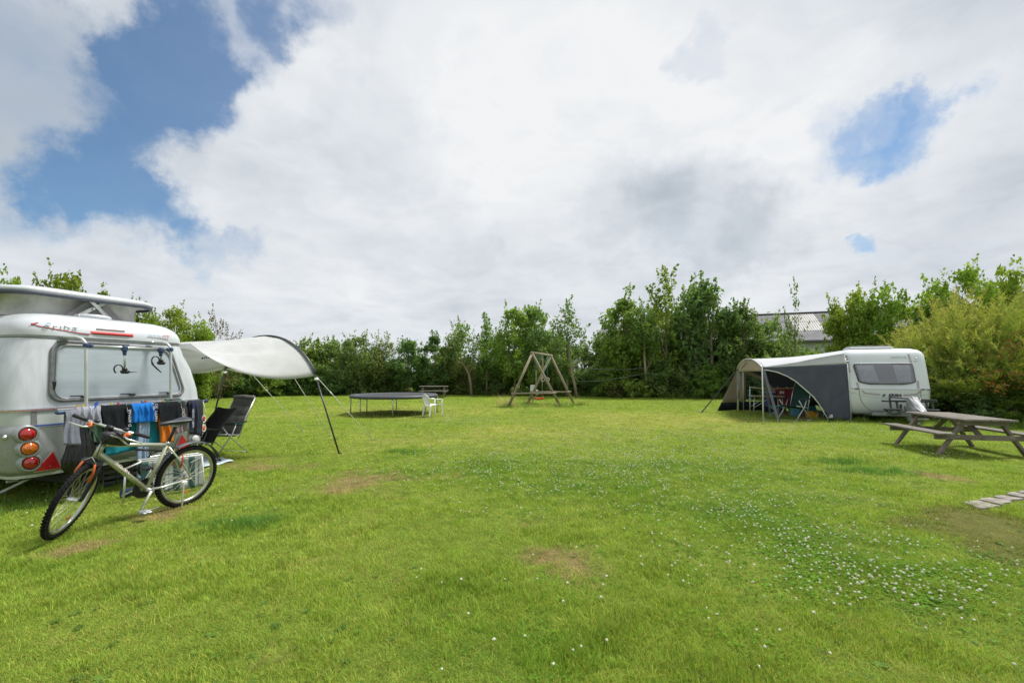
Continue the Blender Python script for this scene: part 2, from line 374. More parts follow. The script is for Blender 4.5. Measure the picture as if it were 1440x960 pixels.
def blades(n, rad, h, w, lean, seed, segs=2, straw=.12, curve=.5):
    r = np.random.default_rng(seed); V = []; F = []; C = []
    for i in range(n):
        a = r.uniform(0, 2*math.pi); d = rad*math.sqrt(r.uniform()); x, y = d*math.cos(a), d*math.sin(a)
        hh = h*r.uniform(.45, 1.15); th = r.uniform(0, 2*math.pi); ln = lean*r.uniform(.1, 1.3)*hh; ww = w*r.uniform(.6, 1.2)
        fx, fy = -math.sin(th)*ww/2, math.cos(th)*ww/2; b = len(V)
        k = segs+1
        for q in range(k):
            t = q/segs; off = ln*t**(1+curve*2); z = hh*(t-.25*(ln/hh)*t*t*curve); sw = (1-t**1.6)
            px, py = x+math.cos(th)*off, y+math.sin(th)*off
            if q < segs: V += [(px-fx*sw, py-fy*sw, z), (px+fx*sw, py+fy*sw, z)]
            else: V += [(px, py, z), (px+.0001, py, z)]
        cc = (1.6, 1.15, 1.7) if r.uniform() < straw else np.array((1, 1, 1))*r.uniform(.7, 1.3)*np.array((r.uniform(.8, 1.2), 1, 1))
        C += [cc]*(2*k)
        for q in range(segs): F.append((b+2*q, b+2*q+1, b+2*q+3, b+2*q+2))
    return np.array(V), np.array(F), np.array(C)
def mat_blade(name, fixed=None, transm=.35):
    m = bpy.data.materials.new(name); m.use_nodes = True; t = m.node_tree; t.nodes.clear(); N = NT(t)
    if fixed: c = N.mix(0, fixed, fixed)
    else: c, _ = lawn_colour(N, True)
    a = N.n('ShaderNodeVertexColor', layer_name='Col').outputs[0]
    oi = N.n('ShaderNodeObjectInfo').outputs['Random']
    c = N.mix(1.0, c, a, 'MULTIPLY'); c = N.vm('SCALE', c, N.m('ADD', N.m('MULTIPLY', oi, .75), .72))
    p = N.n('ShaderNodeBsdfPrincipled'); N.put(p.inputs['Base Color'], c); p.inputs['Roughness'].default_value = .6; p.inputs['Specular IOR Level'].default_value = .1
    tr = N.n('ShaderNodeBsdfTranslucent'); N.put(tr.inputs[0], N.mix(1.0, c, (1.2, 1.25, .7), 'MULTIPLY')); ms = N.n('ShaderNodeMixShader'); ms.inputs[0].default_value = transm
    o = N.n('ShaderNodeOutputMaterial'); t.links.new(p.outputs[0], ms.inputs[1]); t.links.new(tr.outputs[0], ms.inputs[2]); t.links.new(ms.outputs[0], o.inputs[0])
    return m
MB_GRASS = mat_blade('grass_blade')
def hidden_obj(name, me): return bpy.data.objects.new(name, me)
def spotsum(X, Y, lst):
    s = np.zeros_like(X)
    for x, y, r, w in lst: s += w*np.clip(1-np.hypot(X-x, Y-y)/(r*1.25), 0, 1)
    return s
def vnoise(X, Y, sc_, seed):
    r = np.random.default_rng(seed); T = r.uniform(0, 1, (64, 64)); x = X/sc_; y = Y/sc_; i = np.floor(x).astype(int); j = np.floor(y).astype(int); fx = x-i; fy = y-j
    fx = fx*fx*(3-2*fx); fy = fy*fy*(3-2*fy); g = lambda a, b: T[a % 64, b % 64]
    return (g(i, j)*(1-fx)+g(i+1, j)*fx)*(1-fy)+(g(i, j+1)*(1-fx)+g(i+1, j+1)*fx)*fy
def make_grass():
    src = []
    for k, (n, rad, h, w, ln) in enumerate([(18, .05, .034, .0032, 1.1), (20, .055, .028, .003, 1.4), (16, .05, .042, .0034, .9), (22, .06, .023, .0028, 1.7), (13, .045, .058, .0036, .8), (10, .05, .042, .0028, 1.6)]):
        V, F, C = blades(n, rad, h, w, ln, 20+k, straw=.10 if k < 5 else .7)
        src.append(hidden_obj('grass_tuft', mesh_np('grass_tuft', V, F, MB_GRASS, C)))
    n = GRASS_N
    D = 1.9*np.exp(rng.uniform(0, 1, n)**1.0*math.log(34/1.9))      # density ~ 1/D^2 in area before the widening
    X = (D*1.2+1.8)*rng.uniform(-1., 1., n); Y = D-.6
    keep = rng.uniform(size=n) < np.clip(1.15-.55*spotsum(X, Y, DRYX)-.75*spotsum(X, Y, SOILX), .12, 1)
    X, Y, D = X[keep], Y[keep], D[keep]; n = len(X)
    tall = vnoise(X, Y, .55, 1)*.55+vnoise(X, Y, .17, 2)*.45+.4*spotsum(X, Y, LUSHX)-.4*spotsum(X, Y, DRYX)-.3*spotsum(X, Y, SOILX)
    u = rng.uniform(size=n)
    idx = np.where(tall > .72, np.where(u < .45, 4, 2), np.where(tall > .5, np.where(u < .5, 2, 0), np.where(u < .5, 1, 3)))
    idx = np.where(rng.uniform(size=n) < .06, 5, idx)
    s = rng.uniform(.75, 1.25, n)*np.clip(.65+tall*.65, .65, 1.35)
    wide = 1+np.clip(D-3, 0, 40)*.13
    S = np.stack([s**.5*wide, s**.5*wide, s*(1+np.clip(D-6, 0, 30)*.012)], -1)
    P = np.stack([X, Y, np.zeros(n)], -1)
    scatter('grass', P, rng.uniform(0, 6.28, n), S, src, idx, 'short mown grass blades covering the whole camping field')
GRASS_N = 215000
make_grass()
# tall grass left standing round posts, along the hedge and in the two dark tussocks
def make_tall_grass():
    m = mat_blade('tall_grass_blade', (.15, .25, .045)); m2 = mat_blade('seed_grass_blade', (.36, .33, .15)); m3 = mat_blade('tussock_blade', (.125, .25, .055))
    A = []
    for k, (mm, h, st) in enumerate(((m, .35, .1), (m, .22, .1), (m2, .5, .3), (m3, .13, .02))):
        V, F, C = blades(26 if k != 2 else 14, .12, h, .008 if k != 3 else .005, .6, 60+k, segs=3, straw=st); A.append(hidden_obj('tall_grass_tuft', mesh_np('tall_grass_tuft', V, F, mm, C)))
    P = []; I = []; S = []
    def put(x, y, i, s=1., wid=1.): P.append((x, y, 0)); I.append(i); S.append((s*wid, s*wid, s))
    for x in np.arange(-26, 21, .11):                     # along the hedge foot
        for q in range(4):
            y = hedge_y(x)-.9+rng.uniform(0, 1.6)
            put(x+rng.uniform(-.1, .1), y, int(rng.choice([0, 1, 1, 0, 2], p=[.35, .3, .15, .14, .06])), rng.uniform(.6, 1.5), 1.6)
    for px, py in ((713.8, 573), (788, 572), (741, 568.5), (808.5, 569.5)):
        g = gnd(px, py)
        for q in range(24): put(g.x+rng.normal(0, .28), g.y+rng.normal(0, .25), int(rng.choice([0, 1, 2], p=[.3, .55, .15])), rng.uniform(.4, 1.0), 1.3)
    for q in range(70):
        put(rng.uniform(-.5, 3.0), rng.uniform(20.2, 22.8), int(rng.choice([1, 2], p=[.75, .25])), rng.uniform(.35, .85), 1.3)
    for q in range(12): put(-.35+rng.normal(0, .2), 20.6+rng.normal(0, .3), 2, rng.uniform(.9, 1.5), 1.2)
    for cx, cy, r, n in ((*gnd(1180, 651).to_2d(), .33, 60), (*gnd(1232, 664).to_2d(), .33, 60), (*gnd(345, 737).to_2d(), .22, 40), (*gnd(565, 637).to_2d(), .3, 25)):
        for q in range(n): put(cx+rng.normal(0, r), cy+rng.normal(0, r*.45), 3, rng.uniform(.5, 1.05), 1.)
    for q in range(120):                                  # round the white caravan and its awning skirt
        t = rng.uniform(0, 1); put(8.6+t*4.6+rng.normal(0, .1), 15.1-t*1.25+rng.normal(0, .22), int(rng.choice([1, 0], p=[.8, .2])), rng.uniform(.4, .9), 1.2)
    for q in range(160):                                  # under the grey caravan
        t = rng.uniform(-1.3, 1.1); yy = rng.uniform(-.25, .9); put(-5.2531+t*.296-yy*.955, 6.1495+t*.955+yy*.296, int(rng.choice([1, 3], p=[.35, .65])), rng.uniform(.35, .75), 1.)
    for q in range(90): put(rng.uniform(12.2, 18), rng.uniform(12.3, 13.4), int(rng.choice([1, 0])), rng.uniform(.5, 1.2), 1.3)
    n = len(P); scatter('tall_grass', np.array(P), rng.uniform(0, 6.28, n), np.array(S), A, np.array(I), 'longer uncut grass along the hedge foot and round the swing posts')
def hedge_y(x): return float(np.interp(x, [-26, -20, -14, -9, -4, 0, 4, 8, 12, 16, 21], [27, 29, 32, 33.5, 33, 32, 30.5, 29, 28, 27, 26]))
make_tall_grass()
# ------------------------------------------------------------------ clover
def make_weeds():
    m = mat_blade('weed_leaf', (.085, .165, .025), .25); src = []
    for k in range(2):
        r = np.random.default_rng(70+k); V = []; F = []; C = []
        for i in range(9):
            a = i*2.4+r.uniform(-.3, .3); L = r.uniform(.025, .055); w = L*(.32 if k else .2); up = r.uniform(.25, .7); b = len(V); d = np.array((math.cos(a), math.sin(a), up)); sd = np.array((-math.sin(a), math.cos(a), 0))
            for t, ww in ((0.05, .15), (.35, .9), (.65, 1.), (.9, .5), (1., .02)):
                p = d*L*t+np.array((0, 0, -L*.35*t*t+.004)); V += [p-sd*w*ww, p+np.array((0, 0, -.15*w*ww)), p+sd*w*ww]
            for q in range(4): F += [(b+3*q, b+3*q+1, b+3*q+4, b+3*q+3), (b+3*q+1, b+3*q+2, b+3*q+5, b+3*q+4)]
            C += [np.array((1, 1, 1))*r.uniform(.75, 1.25)]*15
        src.append(hidden_obj('weed_rosette', mesh_np('weed_rosette', V, F, m, np.array(C))))
    n = 700; D = 2.1*np.exp(rng.uniform(0, 1, n)*math.log(12/2.1)); X = D*rng.uniform(-1.15, 1.15, n); keep = vnoise(X+9, D, .8, 5) > .5; X, D = X[keep], D[keep]; n = len(X); s = rng.uniform(.4, .85, n)
    scatter('lawn_weeds', np.stack([X, D, np.full(n, .006)], -1), rng.uniform(0, 6.28, n), np.stack([s, s, s], -1), src, rng.integers(0, 2, n), 'broad leaved weed rosettes scattered through the short grass')
make_weeds()
def make_clover():
    ml = mk('clover_white', (.76, .76, .62), .8, var=.12, scale=300); ms = mk('clover_stem', (.09, .16, .03), .6)
    heads = []
    for k in range(3):
        mb = MB(); r = random.Random(k)
        for i in range(26):
            a = i*2.4; zz = -.35+1.3*i/26; rr = math.sqrt(max(0, 1-min(1, zz)**2)); L = .0092*r.uniform(.75, 1.2); w = .0023
            d = Vector((math.cos(a)*rr, math.sin(a)*rr, zz)); t = d.orthogonal().normalized()*w; b = d*L
            mb.add([b*.25, b*.75+t, b*1.05, b*.75-t], [(0, 1, 2, 3)]); t2 = d.cross(t)
            mb.add([b*.25, b*.75+t2, b*1.05, b*.75-t2], [(0, 1, 2, 3)])
        mb.ball((0, 0, .001), .0060, 8, 5)
        o = mb.build('clover_head', ml, link=False); heads.append(o)
    Z = [(820, 655, 150, 40, 600), (640, 660, 90, 25, 60), (1010, 690, 140, 60, 380), (1090, 745, 120, 60, 150), (1190, 790, 130, 50, 210), (1260, 830, 120, 35, 100), (1400, 835, 60, 50, 22), (930, 615, 200, 25, 420),
         (1150, 602, 180, 12, 320), (700, 640, 130, 18, 130), (640, 592, 60, 8, 170), (540, 580, 60, 7, 110), (480, 612, 100, 16, 70), (590, 655, 120, 30, 90), (930, 800, 260, 90, 45), (720, 900, 200, 50, 8), (1100, 900, 250, 50, 10),
         (300, 690, 160, 40, 22), (60, 720, 60, 40, 14), (880, 572, 120, 6, 70), (1330, 632, 70, 12, 60), (1000, 640, 160, 24, 350), (770, 690, 120, 30, 60), (1180, 690, 90, 30, 40), (820, 610, 120, 14, 90), (750, 575, 60, 5, 40), (1290, 640, 120, 8, 30)]
    P = []; S = []
    for px, py, sx, sy, n in Z:
        n = int(n*(1.7 if sy < 45 else 1.25))
        while n > 0:
            x, y = px+rng.normal(0, sx*.62), py+rng.normal(0, sy*.62); n -= 1
            if y < 558 or y > 975: continue
            g = gnd(x, y); k = vnoise(np.array([g.x+20]), np.array([g.y]), .35, 9)[0]
            if rng.uniform() > .15+1.5*k*k+.3: continue
            s = rng.uniform(.65, 1.2)*(1+max(0, g.y-6)*.03); h = rng.uniform(.03, .062)
            P.append((g.x, g.y, h)); S.append((s, s, s*.9))
    n = len(P); scatter('clover_flowers', np.array(P), rng.uniform(0, 6.28, n), np.array(S), heads, rng.integers(0, 3, n), 'small white clover flower heads dotted over the lawn', tilt=rng.normal(0, .3, n))
    # round clover leaves low in the grass in the same places
    mlf = mat_blade('clover_leaf', (.095, .205, .012), .3); V = []; F = []; C = []; r = np.random.default_rng(3)
    for i in range(12):
        a0 = r.uniform(0, 6.28); dx, dy = r.normal(0, .035, 2); z = r.uniform(.006, .026)
        for q in range(3):
            a = a0+q*2.094; b = len(V); L = .0075
            for k in range(6): th = a+(k-2.5)*.36; rr = L*(1.0 if k in (1, 4) else 1.15 if k in (2, 3) else .75); V.append((dx+math.cos(th)*rr, dy+math.sin(th)*rr, z+rr*.25))
            V.append((dx, dy, z)); V.append((dx, dy, z)); F += [(b+6, b, b+1, b+2), (b+6, b+2, b+3, b+4), (b+6, b+4, b+5, b+7)]; C += [np.array((1, 1, 1))*r.uniform(.8, 1.3)]*8
    o = hidden_obj('clover_leaves', mesh_np('clover_leaves', V, F, mlf, np.array(C)))
    A = np.array(P); sel = A[A[:, 1] < 8]; sel = np.concatenate([sel]*2); n = len(sel)
    sel[:, :2] += rng.normal(0, .09, (n, 2)); sel[:, 2] = 0; s = rng.uniform(.8, 1.4, n)
    scatter('clover_leaves', sel, rng.uniform(0, 6.28, n), np.stack([s, s, s], -1), [o], np.zeros(n), 'low dark green clover leaves in patches of the lawn')
make_clover()
# ------------------------------------------------------------------ leaves and trees
LEAF = mk_leaf('leaf', .45, .12, .6)
BARK = mk('bark', (.20, .16, .11), .9, var=.35, scale=6, bump=.8, bscale=30, stretch=(1, 1, .25), c2=(.32, .27, .19))
BARKD = mk('dark_bark', (.09, .075, .055), .9, var=.35, scale=6, bump=.8, bscale=30)
def leaf_quads(C, Nrm, size, r, aspect=1.6, fold=.25, droop=None):
    n = len(C); Nrm = Nrm/np.maximum(np.linalg.norm(Nrm, axis=1, keepdims=True), 1e-6)
    A = r.normal(size=(n, 3))
    if droop is not None: A = A*.5+droop
    T = A-(A*Nrm).sum(1, keepdims=True)*Nrm; T /= np.maximum(np.linalg.norm(T, axis=1, keepdims=True), 1e-6); B = np.cross(Nrm, T)
    s = (size*r.uniform(.6, 1.35, n))[:, None]; L = T*s*aspect*.5; W = B*s*.5
    V = np.stack([C-L, C+W+Nrm*s*fold*.4, C+L, C-W+Nrm*s*fold*.4], 1).reshape(-1, 3)
    return V, np.arange(4*n).reshape(n, 4)
def crown(seed, clumps, n_per, leaf, cols, shoots=0, shoot_len=.8, up=.6, spread=1., aspect=1.6):
    """clumps: rows x,y,z,r.  returns V,F,C"""
    r = np.random.default_rng(seed); Vs = []; Cs = []; cl = np.asarray(clumps)
    cen = cl[:, :3].mean(0)
    for x, y, z, rad in cl:
        n = max(6, int(n_per*(rad/.5)**2)); d = r.normal(size=(n, 3)); d /= np.linalg.norm(d, axis=1, keepdims=True); rr = rad*r.uniform(.15, 1.0, n)**.45
        bump = 1+.25*np.sin(d[:, 0]*5+x*3)*np.sin(d[:, 2]*4+z*2)
        c = np.array((x, y, z))+d*(rr*bump)[:, None]*np.array((1.05, 1.05, .85))
        nn = d*.7+np.array((0, 0, up))+r.normal(size=(n, 3))*.55*spread
        V, _ = leaf_quads(c, nn, leaf, r, aspect); base = r.uniform(0, 1); w = np.clip(base*.6+r.uniform(0, .5, n), 0, 1)[:, None]
        colr = (np.array(cols[0])*(1-w)+np.array(cols[1])*w)
        Vs.append(V); Cs.append(np.repeat(colr, 4, 0))
    for k in range(shoots):
        i = r.integers(len(cl)); x, y, z, rad = cl[i]; o = np.array((x, y, z)); dd = o-cen; dd = dd/max(.3, np.linalg.norm(dd)); dd = dd*.5+np.array((r.normal()*.3, r.normal()*.3, .75)); dd /= np.linalg.norm(dd)
        L = shoot_len*r.uniform(.5, 1.2); n = int(14*L/.6)+4; t = r.uniform(.1, 1, n)
        c = o+dd*(rad*.8)+dd[None]*(t*L)[:, None]+r.normal(size=(n, 3))*(.11*(1.15-t))[:, None]
        V, _ = leaf_quads(c, r.normal(size=(n, 3))*.6+np.array((0, 0, .6)), leaf*.9, r, aspect); w = r.uniform(.5, 1, n)[:, None]
        Vs.append(V); Cs.append(np.repeat(np.array(cols[0])*(1-w)+np.array(cols[1])*w, 4, 0))
    V = np.concatenate(Vs); C = np.concatenate(Cs); return V, np.arange(len(V)).reshape(-1, 4), C
def envelope(seed, n, h0, h1, rx, ry, prof, rmin=.3, rmax=.6, shell=.55):
    """clump centres spread through a crown of profile prof (list of (t,width))"""
    r = np.random.default_rng(seed); out = []
    ts, ws = zip(*prof)
    for i in range(n):
        t = r.uniform(0, 1); w = np.interp(t, ts, ws)*r.uniform(.82, 1.12); a = r.uniform(0, 2*math.pi); q = r.uniform(shell**2, 1)**.5 if r.uniform() < .8 else r.uniform(0, shell)
        rad = r.uniform(rmin, rmax)*(.55+.45*w)
        out.append((math.cos(a)*rx*w*q, math.sin(a)*ry*w*q, h0+t*(h1-h0)-rad*.3, rad))
    return np.array(out)
def wood(seed, clumps, trunk, h_fork, nlimb, r0):
    """trunk: polyline points; limbs run from the trunk to clumps"""
    r = random.Random(seed); mb = MB(); P = [Vector(p) for p in trunk]; n = len(P)
    mb.tube(P, [r0*(1-.75*i/(n-1)) for i in range(n)], 8)
    cl = sorted(range(len(clumps)), key=lambda i: r.random())[:nlimb]
    for i in cl:
        e = Vector(clumps[i][:3]); 
        t = min(.95, max(h_fork, (e.z/P[-1].z)*r.uniform(.45, .8))); k = t*(n-1); j = min(n-2, int(k)); s = P[j].lerp(P[j+1], k-j)
        md = s.lerp(e, .5)+Vector((r.uniform(-.1, .1), r.uniform(-.1, .1), r.uniform(-.05, .2)*e.z*.15)); rr = r0*.38*(1-.5*t)
        mb.tube([s, s.lerp(md, .5)+Vector((0, 0, -.02)), md, e], [rr, rr*.8, rr*.55, rr*.2], 5)
    return mb
SYC = ((.12, .215, .042), (.255, .355, .075)); DARK = ((.086, .165, .045), (.18, .27, .078)); ALD = ((.11, .20, .062), (.22, .325, .115)); LIME = ((.125, .21, .030), (.26, .35, .058)); OLIVE = ((.12, .16, .052), (.215, .245, .085)); BROWN = ((.13, .11, .05), (.21, .175, .085))
BUSH_PROF = [(0, .85), (.2, 1.), (.5, 1.0), (.75, .85), (.9, .62), (1, .38)]
TREE_PROF = [(0, .5), (.2, .9), (.45, 1.), (.65, .92), (.85, .62), (1, .30)]
def kind_mesh(nm, seed, n, h0, prof, cols, rx=1., per=95, leaf=.125, shoots=26, rmin=.34, rmax=.62, tr=None, limbs=14, r0=.07, forkh=.35, aspect=1.6, slen=.8, H=4.0):
    cl = envelope(seed, n, h0, H-.15, rx, rx*.9, prof, rmin, rmax)
    V, F, C = crown(seed, cl, per, leaf, cols, shoots, slen, aspect=aspect)
    me = mesh_np(nm, V, F, LEAF, C)
    tr = tr or [(0, 0, -.1), (.05, 0, H*.25), (-.04, .05, H*.5), (.02, 0, H*.82)]
    w = wood(seed, cl, tr, forkh, limbs, r0).build('trunk', BARK, link=False); wm = w.data; bpy.data.objects.remove(w)
    return me, wm, H
KIND = {
 'shrub': [kind_mesh('shrub_crown', 100+k, 72, .15, BUSH_PROF, [DARK, ALD, SYC, DARK][k], 1.7, leaf=.12, shoots=34, slen=.55, r0=.05) for k in range(4)],
 'tree': [kind_mesh('tree_crown', 120+k, 74, 1.0, TREE_PROF, [SYC, ALD, ALD, SYC, DARK][k], 1.8, leaf=.13, shoots=34, slen=.6, H=5.2, r0=.10) for k in range(5)],
 'spindly': [kind_mesh('spindly_crown', 140+k, 34, 1.4, [(0, .35), (.3, .8), (.6, .6), (.85, .35), (1, .1)], [ALD, SYC][k], 1.4, per=70, leaf=.12, shoots=50, H=6.0, r0=.085, rmin=.25, rmax=.5, slen=1.1) for k in range(2)],
 'olive': [kind_mesh('olive_crown', 160, 52, .2, BUSH_PROF, OLIVE, 1.6, leaf=.10, shoots=50, r0=.05)],
 'bare': [kind_mesh('twiggy_crown', 170, 22, .5, BUSH_PROF, BROWN, 1.1, per=30, leaf=.08, shoots=70, r0=.05, slen=1.2, limbs=22)],
 'near': [kind_mesh('near_crown', 180+k, 90, .8, [(0, .7), (.3, 1.), (.6, 1.), (.85, .78), (1, .45)], [LIME, LIME][k], 2.2, per=135, leaf=.12, shoots=46, H=5.5, r0=.12, rmin=.34, rmax=.66, slen=.55) for k in range(2)],
}
def plant(kind, var, px, D, topy, hw, name, label, cat='tree', group=None, rz=None, lean=0.):
    me, wm, H = KIND[kind][var]; p = at(px, 524, D); zt = EYE+(524-topy)/640.*D
    sz = zt/H; sx = hw/640.*D/({'shrub': 1.9, 'tree': 1.95, 'spindly': 1.55, 'olive': 1.8, 'bare': 1.3, 'near': 2.45}[kind])
    r = random.Random(int(px*7+D*13)); o = thing(name, label, cat, (p.x, D, 0), r.uniform(0, 6.28) if rz is None else rz, group)
    o.rotation_euler[1] = lean
    o.scale = (sx, sx, sz)
    for nm, m in (('crown', me), ('trunk', wm)):
        c = bpy.data.objects.new(nm, m); col.objects.link(c); c.parent = o
    return o
# ------------------------------------------------------------------ hedge of trees
G_SHRUB = 'dense shrubs filling the hedge between and behind the trees'
PLACES = [(60, 'far left behind the grey caravan'), (200, 'behind the raised caravan roof'), (300, 'behind the caravan rear corner'), (400, 'behind the sun canopy'), (480, 'between the sun canopy and the trampoline'), (560, 'behind the left half of the trampoline'), (640, 'behind the far picnic table'), (700, 'left of the swing'), (790, 'behind the swing'), (860, 'right of the swing'), (930, 'behind the heap of cuttings'), (1010, 'just left of the awning'), (1090, 'behind the arched end of the awning'), (2000, 'below the barn wall')]
def place(px): return next(t for p, t in PLACES if px < p)
def make_hedge():
    # (kind, variant, px, distance, top px y, half width px, name, label)
    T = [
     ('near', 1, 8, 19.5, 384, 44, 'sycamore_tree', 'leafy treetop at the far left edge above the raised caravan roof'),
     ('near', 0, 100, 19, 383, 52, 'sycamore_tree', 'rounded bright green treetop rising behind the middle of the raised caravan roof'),
     ('near', 1, 194, 20, 420, 28, 'sycamore_tree', 'narrow leafy treetop just right of the raised roof end'),
     ('near', 0, 236, 21.5, 432, 42, 'sycamore_tree', 'broad green tree behind the rear corner of the grey caravan'),
     ('near', 1, 278, 24, 446, 30, 'sycamore_tree', 'green tree between the caravan corner and the twiggy brown tree'),
     ('bare', 0, 308, 26, 456, 24, 'dead_tree', 'half dead brown twiggy tree above the sun canopy'),
     ('tree', 0, 352, 31, 492, 34, 'hedge_tree', 'low green tree behind the sun canopy, left of its arch'),
     ('tree', 3, 396, 32, 484, 34, 'hedge_tree', 'green tree seen under the right end of the sun canopy'),
     ('shrub', 2, 436, 32, 476, 34, 'hedge_tree', 'bright green bushy tree immediately right of the sun canopy tip'),
     ('tree', 2, 472, 33, 474, 30, 'hedge_tree', 'green tree behind the left rim of the trampoline'),
     ('shrub', 1, 503, 32, 470, 32, 'hedge_tree', 'darker pointed tree behind the left half of the trampoline'),
     ('olive', 0, 541, 33, 480, 30, 'hedge_tree', 'dull olive coloured tree behind the middle of the trampoline'),
     ('tree', 1, 575, 32, 478, 30, 'hedge_tree', 'light green tree behind the right rim of the trampoline'),
     ('tree', 4, 612, 32, 472, 32, 'hedge_tree', 'green tree standing right behind the far picnic table'),
     ('olive', 0, 648, 32, 464, 27, 'hedge_tree', 'pale thin topped tree with a forked trunk right of the far picnic table'),
     ('spindly', 1, 684, 31.5, 453, 28, 'hedge_tree', 'bright slender tree beside the gap left of the swing'),
     ('tree', 0, 724, 31, 430, 36, 'hedge_tree', 'tall double topped tree directly behind the left leg of the swing'),
     ('tree', 1, 752, 31.5, 430, 30, 'hedge_tree', 'tall tree directly behind the top beam of the swing'),
     ('spindly', 0, 797, 29.5, 442, 38, 'hedge_tree', 'upright tree with a pale curved trunk right of the swing'),
     ('tree', 3, 880, 29.5, 414, 44, 'hedge_tree', 'broad tree with a straight pale trunk beside the heap of cuttings'),
     ('spindly', 1, 936, 29, 394, 42, 'hedge_tree', 'tall wispy wind blown tree with the highest left hand spire'),
     ('tree', 2, 992, 28.5, 386, 50, 'hedge_tree', 'tallest dense tree of the hedge, left of the awning'),
     ('tree', 4, 1046, 28.5, 432, 40, 'hedge_tree', 'dark green tree behind the arched end of the awning'),
     ('shrub', 1, 1082, 29, 446, 32, 'hedge_tree', 'loose green shrub in front of the left part of the barn roof'),
     ('spindly', 0, 1117, 26, 416, 20, 'young_tree', 'slim young tree standing before the barn roof'),
     ('near', 0, 1196, 23, 408, 40, 'elm_tree', 'arching light green tree over the roof of the white caravan'),
     ('near', 1, 1246, 22, 397, 46, 'elm_tree', 'spreading tree behind the roof hatch of the white caravan'),
     ('near', 0, 1345, 20.5, 376, 56, 'elm_tree', 'high leafy tree behind the feathery yellow bush'),
     ('near', 1, 1425, 20, 368, 50, 'elm_tree', 'high leafy tree at the far right edge above the feathery bush'),
    ]
    for k, v, px, D, ty, hw, nm, lb in T:
        plant(k, v, px, D, ty, hw, nm, lb, 'tree', 'trees of the hedge round the field')
    # the understorey: low shrubs at the foot and a dense rank behind
    r = random.Random(5); i = 0
    for px in range(-60, 1180, 31):
        b = at(px, 524, 31); y = hedge_y(b.x)
        if px < 290: y = 24+r.uniform(-1, 1)
        ty = r.uniform(498, 520) if px > 290 else r.uniform(470, 490)
        p = plant('shrub', i % 4, px+r.uniform(-8, 8), y+r.uniform(-.6, .5), ty, r.uniform(24, 30), 'hedge_shrub', 'low dark green shrub at the hedge foot '+place(px), 'shrub', G_SHRUB); i += 1
    for px in range(-60, 1200, 38):
        b = at(px, 524, 33); y = hedge_y(b.x)+2.6 if px > 290 else 27
        xs = [300, 420, 500, 560, 640, 664, 690, 740, 770, 800, 830, 870, 930, 990, 1050, 1090, 1150, 1200]
        ys = [480, 492, 484, 500, 490, 505, 470, 452, 456, 466, 490, 448, 430, 425, 455, 484, 490, 485]
        p = plant('shrub', i % 4, px+r.uniform(-8, 8), y+r.uniform(-.3, .8), np.interp(px, xs, ys)+r.uniform(-4, 10), r.uniform(30, 38), 'hedge_shrub', 'tall shrub in the hedge back rank '+place(px), 'shrub', G_SHRUB); i += 1
    for px, D, ty, hw, lb in ((1170, 24, 486, 34, 'light green shrub between the barn wall and the awning roof'), (1140, 25.5, 496, 24, 'small shrub below the barn wall behind the awning'), (1215, 22.5, 470, 40, 'leafy shrub close behind the left half of the white caravan'), (1280, 20, 455, 34, 'leafy shrub between the white caravan and the feathery bush')):
        plant('near', i % 2, px, D, ty, hw, 'hedge_shrub', lb, 'shrub', G_SHRUB); i += 1
    # separate pale trunks that show clearly under the crowns
    for nm, pts, rr, lb in (('slender_tree', [(812, 553), (808, 540), (804, 522), (801, 500)], .10, 'pale curved bare trunk right of the swing with the wire tied to it'),
                      ('slender_tree', [(911, 558), (909.5, 540), (907.5, 522), (906, 500)], .115, 'straight pale trunk right of the heap of cuttings'),
                      ('slender_tree', [(996, 552), (988, 532), (979, 508), (969, 482)], .10, 'leaning pale trunk left of the awning'),
                      ('slender_tree', [(1003, 552), (1002.5, 530), (1001, 505), (1000, 484)], .12, 'upright pale trunk close to the awning'),
                      ('slender_tree', [(663, 553), (662, 540), (659, 525), (652, 512)], .10, 'forked pale trunk left of the swing')):
        D = 28.2 if pts[0][0] > 700 else 30.8
        W = [at(x, y, D) for x, y in pts]; W[0].z = -.1; o = thing(nm, lb, 'tree trunk', (W[0].x, W[0].y, 0), 0, 'pale trunks along the hedge front')
        L = [w-Vector((W[0].x, W[0].y, 0)) for w in W]; dv = L[3]-L[2]; L += [L[3]+dv*.8+Vector((.05, 0, 0)), L[3]+dv*1.7+Vector((-.1, 0, .1)), L[3]+dv*2.6+Vector((.1, 0, .2))]; mb = MB(); mb.tube(L, [rr*(1, .86, .74, .62, .46, .3, .12)[i] for i in range(7)], 10)
        e = L[2]; q = MB(); q.tube([e, e+Vector((.35, .1, .5)), e+Vector((.6, .1, 1.2))], [rr*.45, rr*.35, rr*.15], 6)
        mb.build('trunk', BARK, o); q.build('limb', BARK, o)
        cl = np.array([(L[4].x+a, L[4].y+b, L[4].z+c, .5) for a, b, c in ((.6, 0, -.2), (-.55, .2, 0), (.1, -.35, .35), (.7, .2, .7), (-.3, -.3, .8), (.3, .1, 1.3), (-.7, .1, 1.2), (0, -.2, 1.9))]); V, F, C = crown(int(pts[0][0]), cl, 90, .12, ALD, 8, .6)
        c = bpy.data.objects.new('crown', mesh_np('crown', V, F, LEAF, C)); col.objects.link(c); c.parent = o
make_hedge()
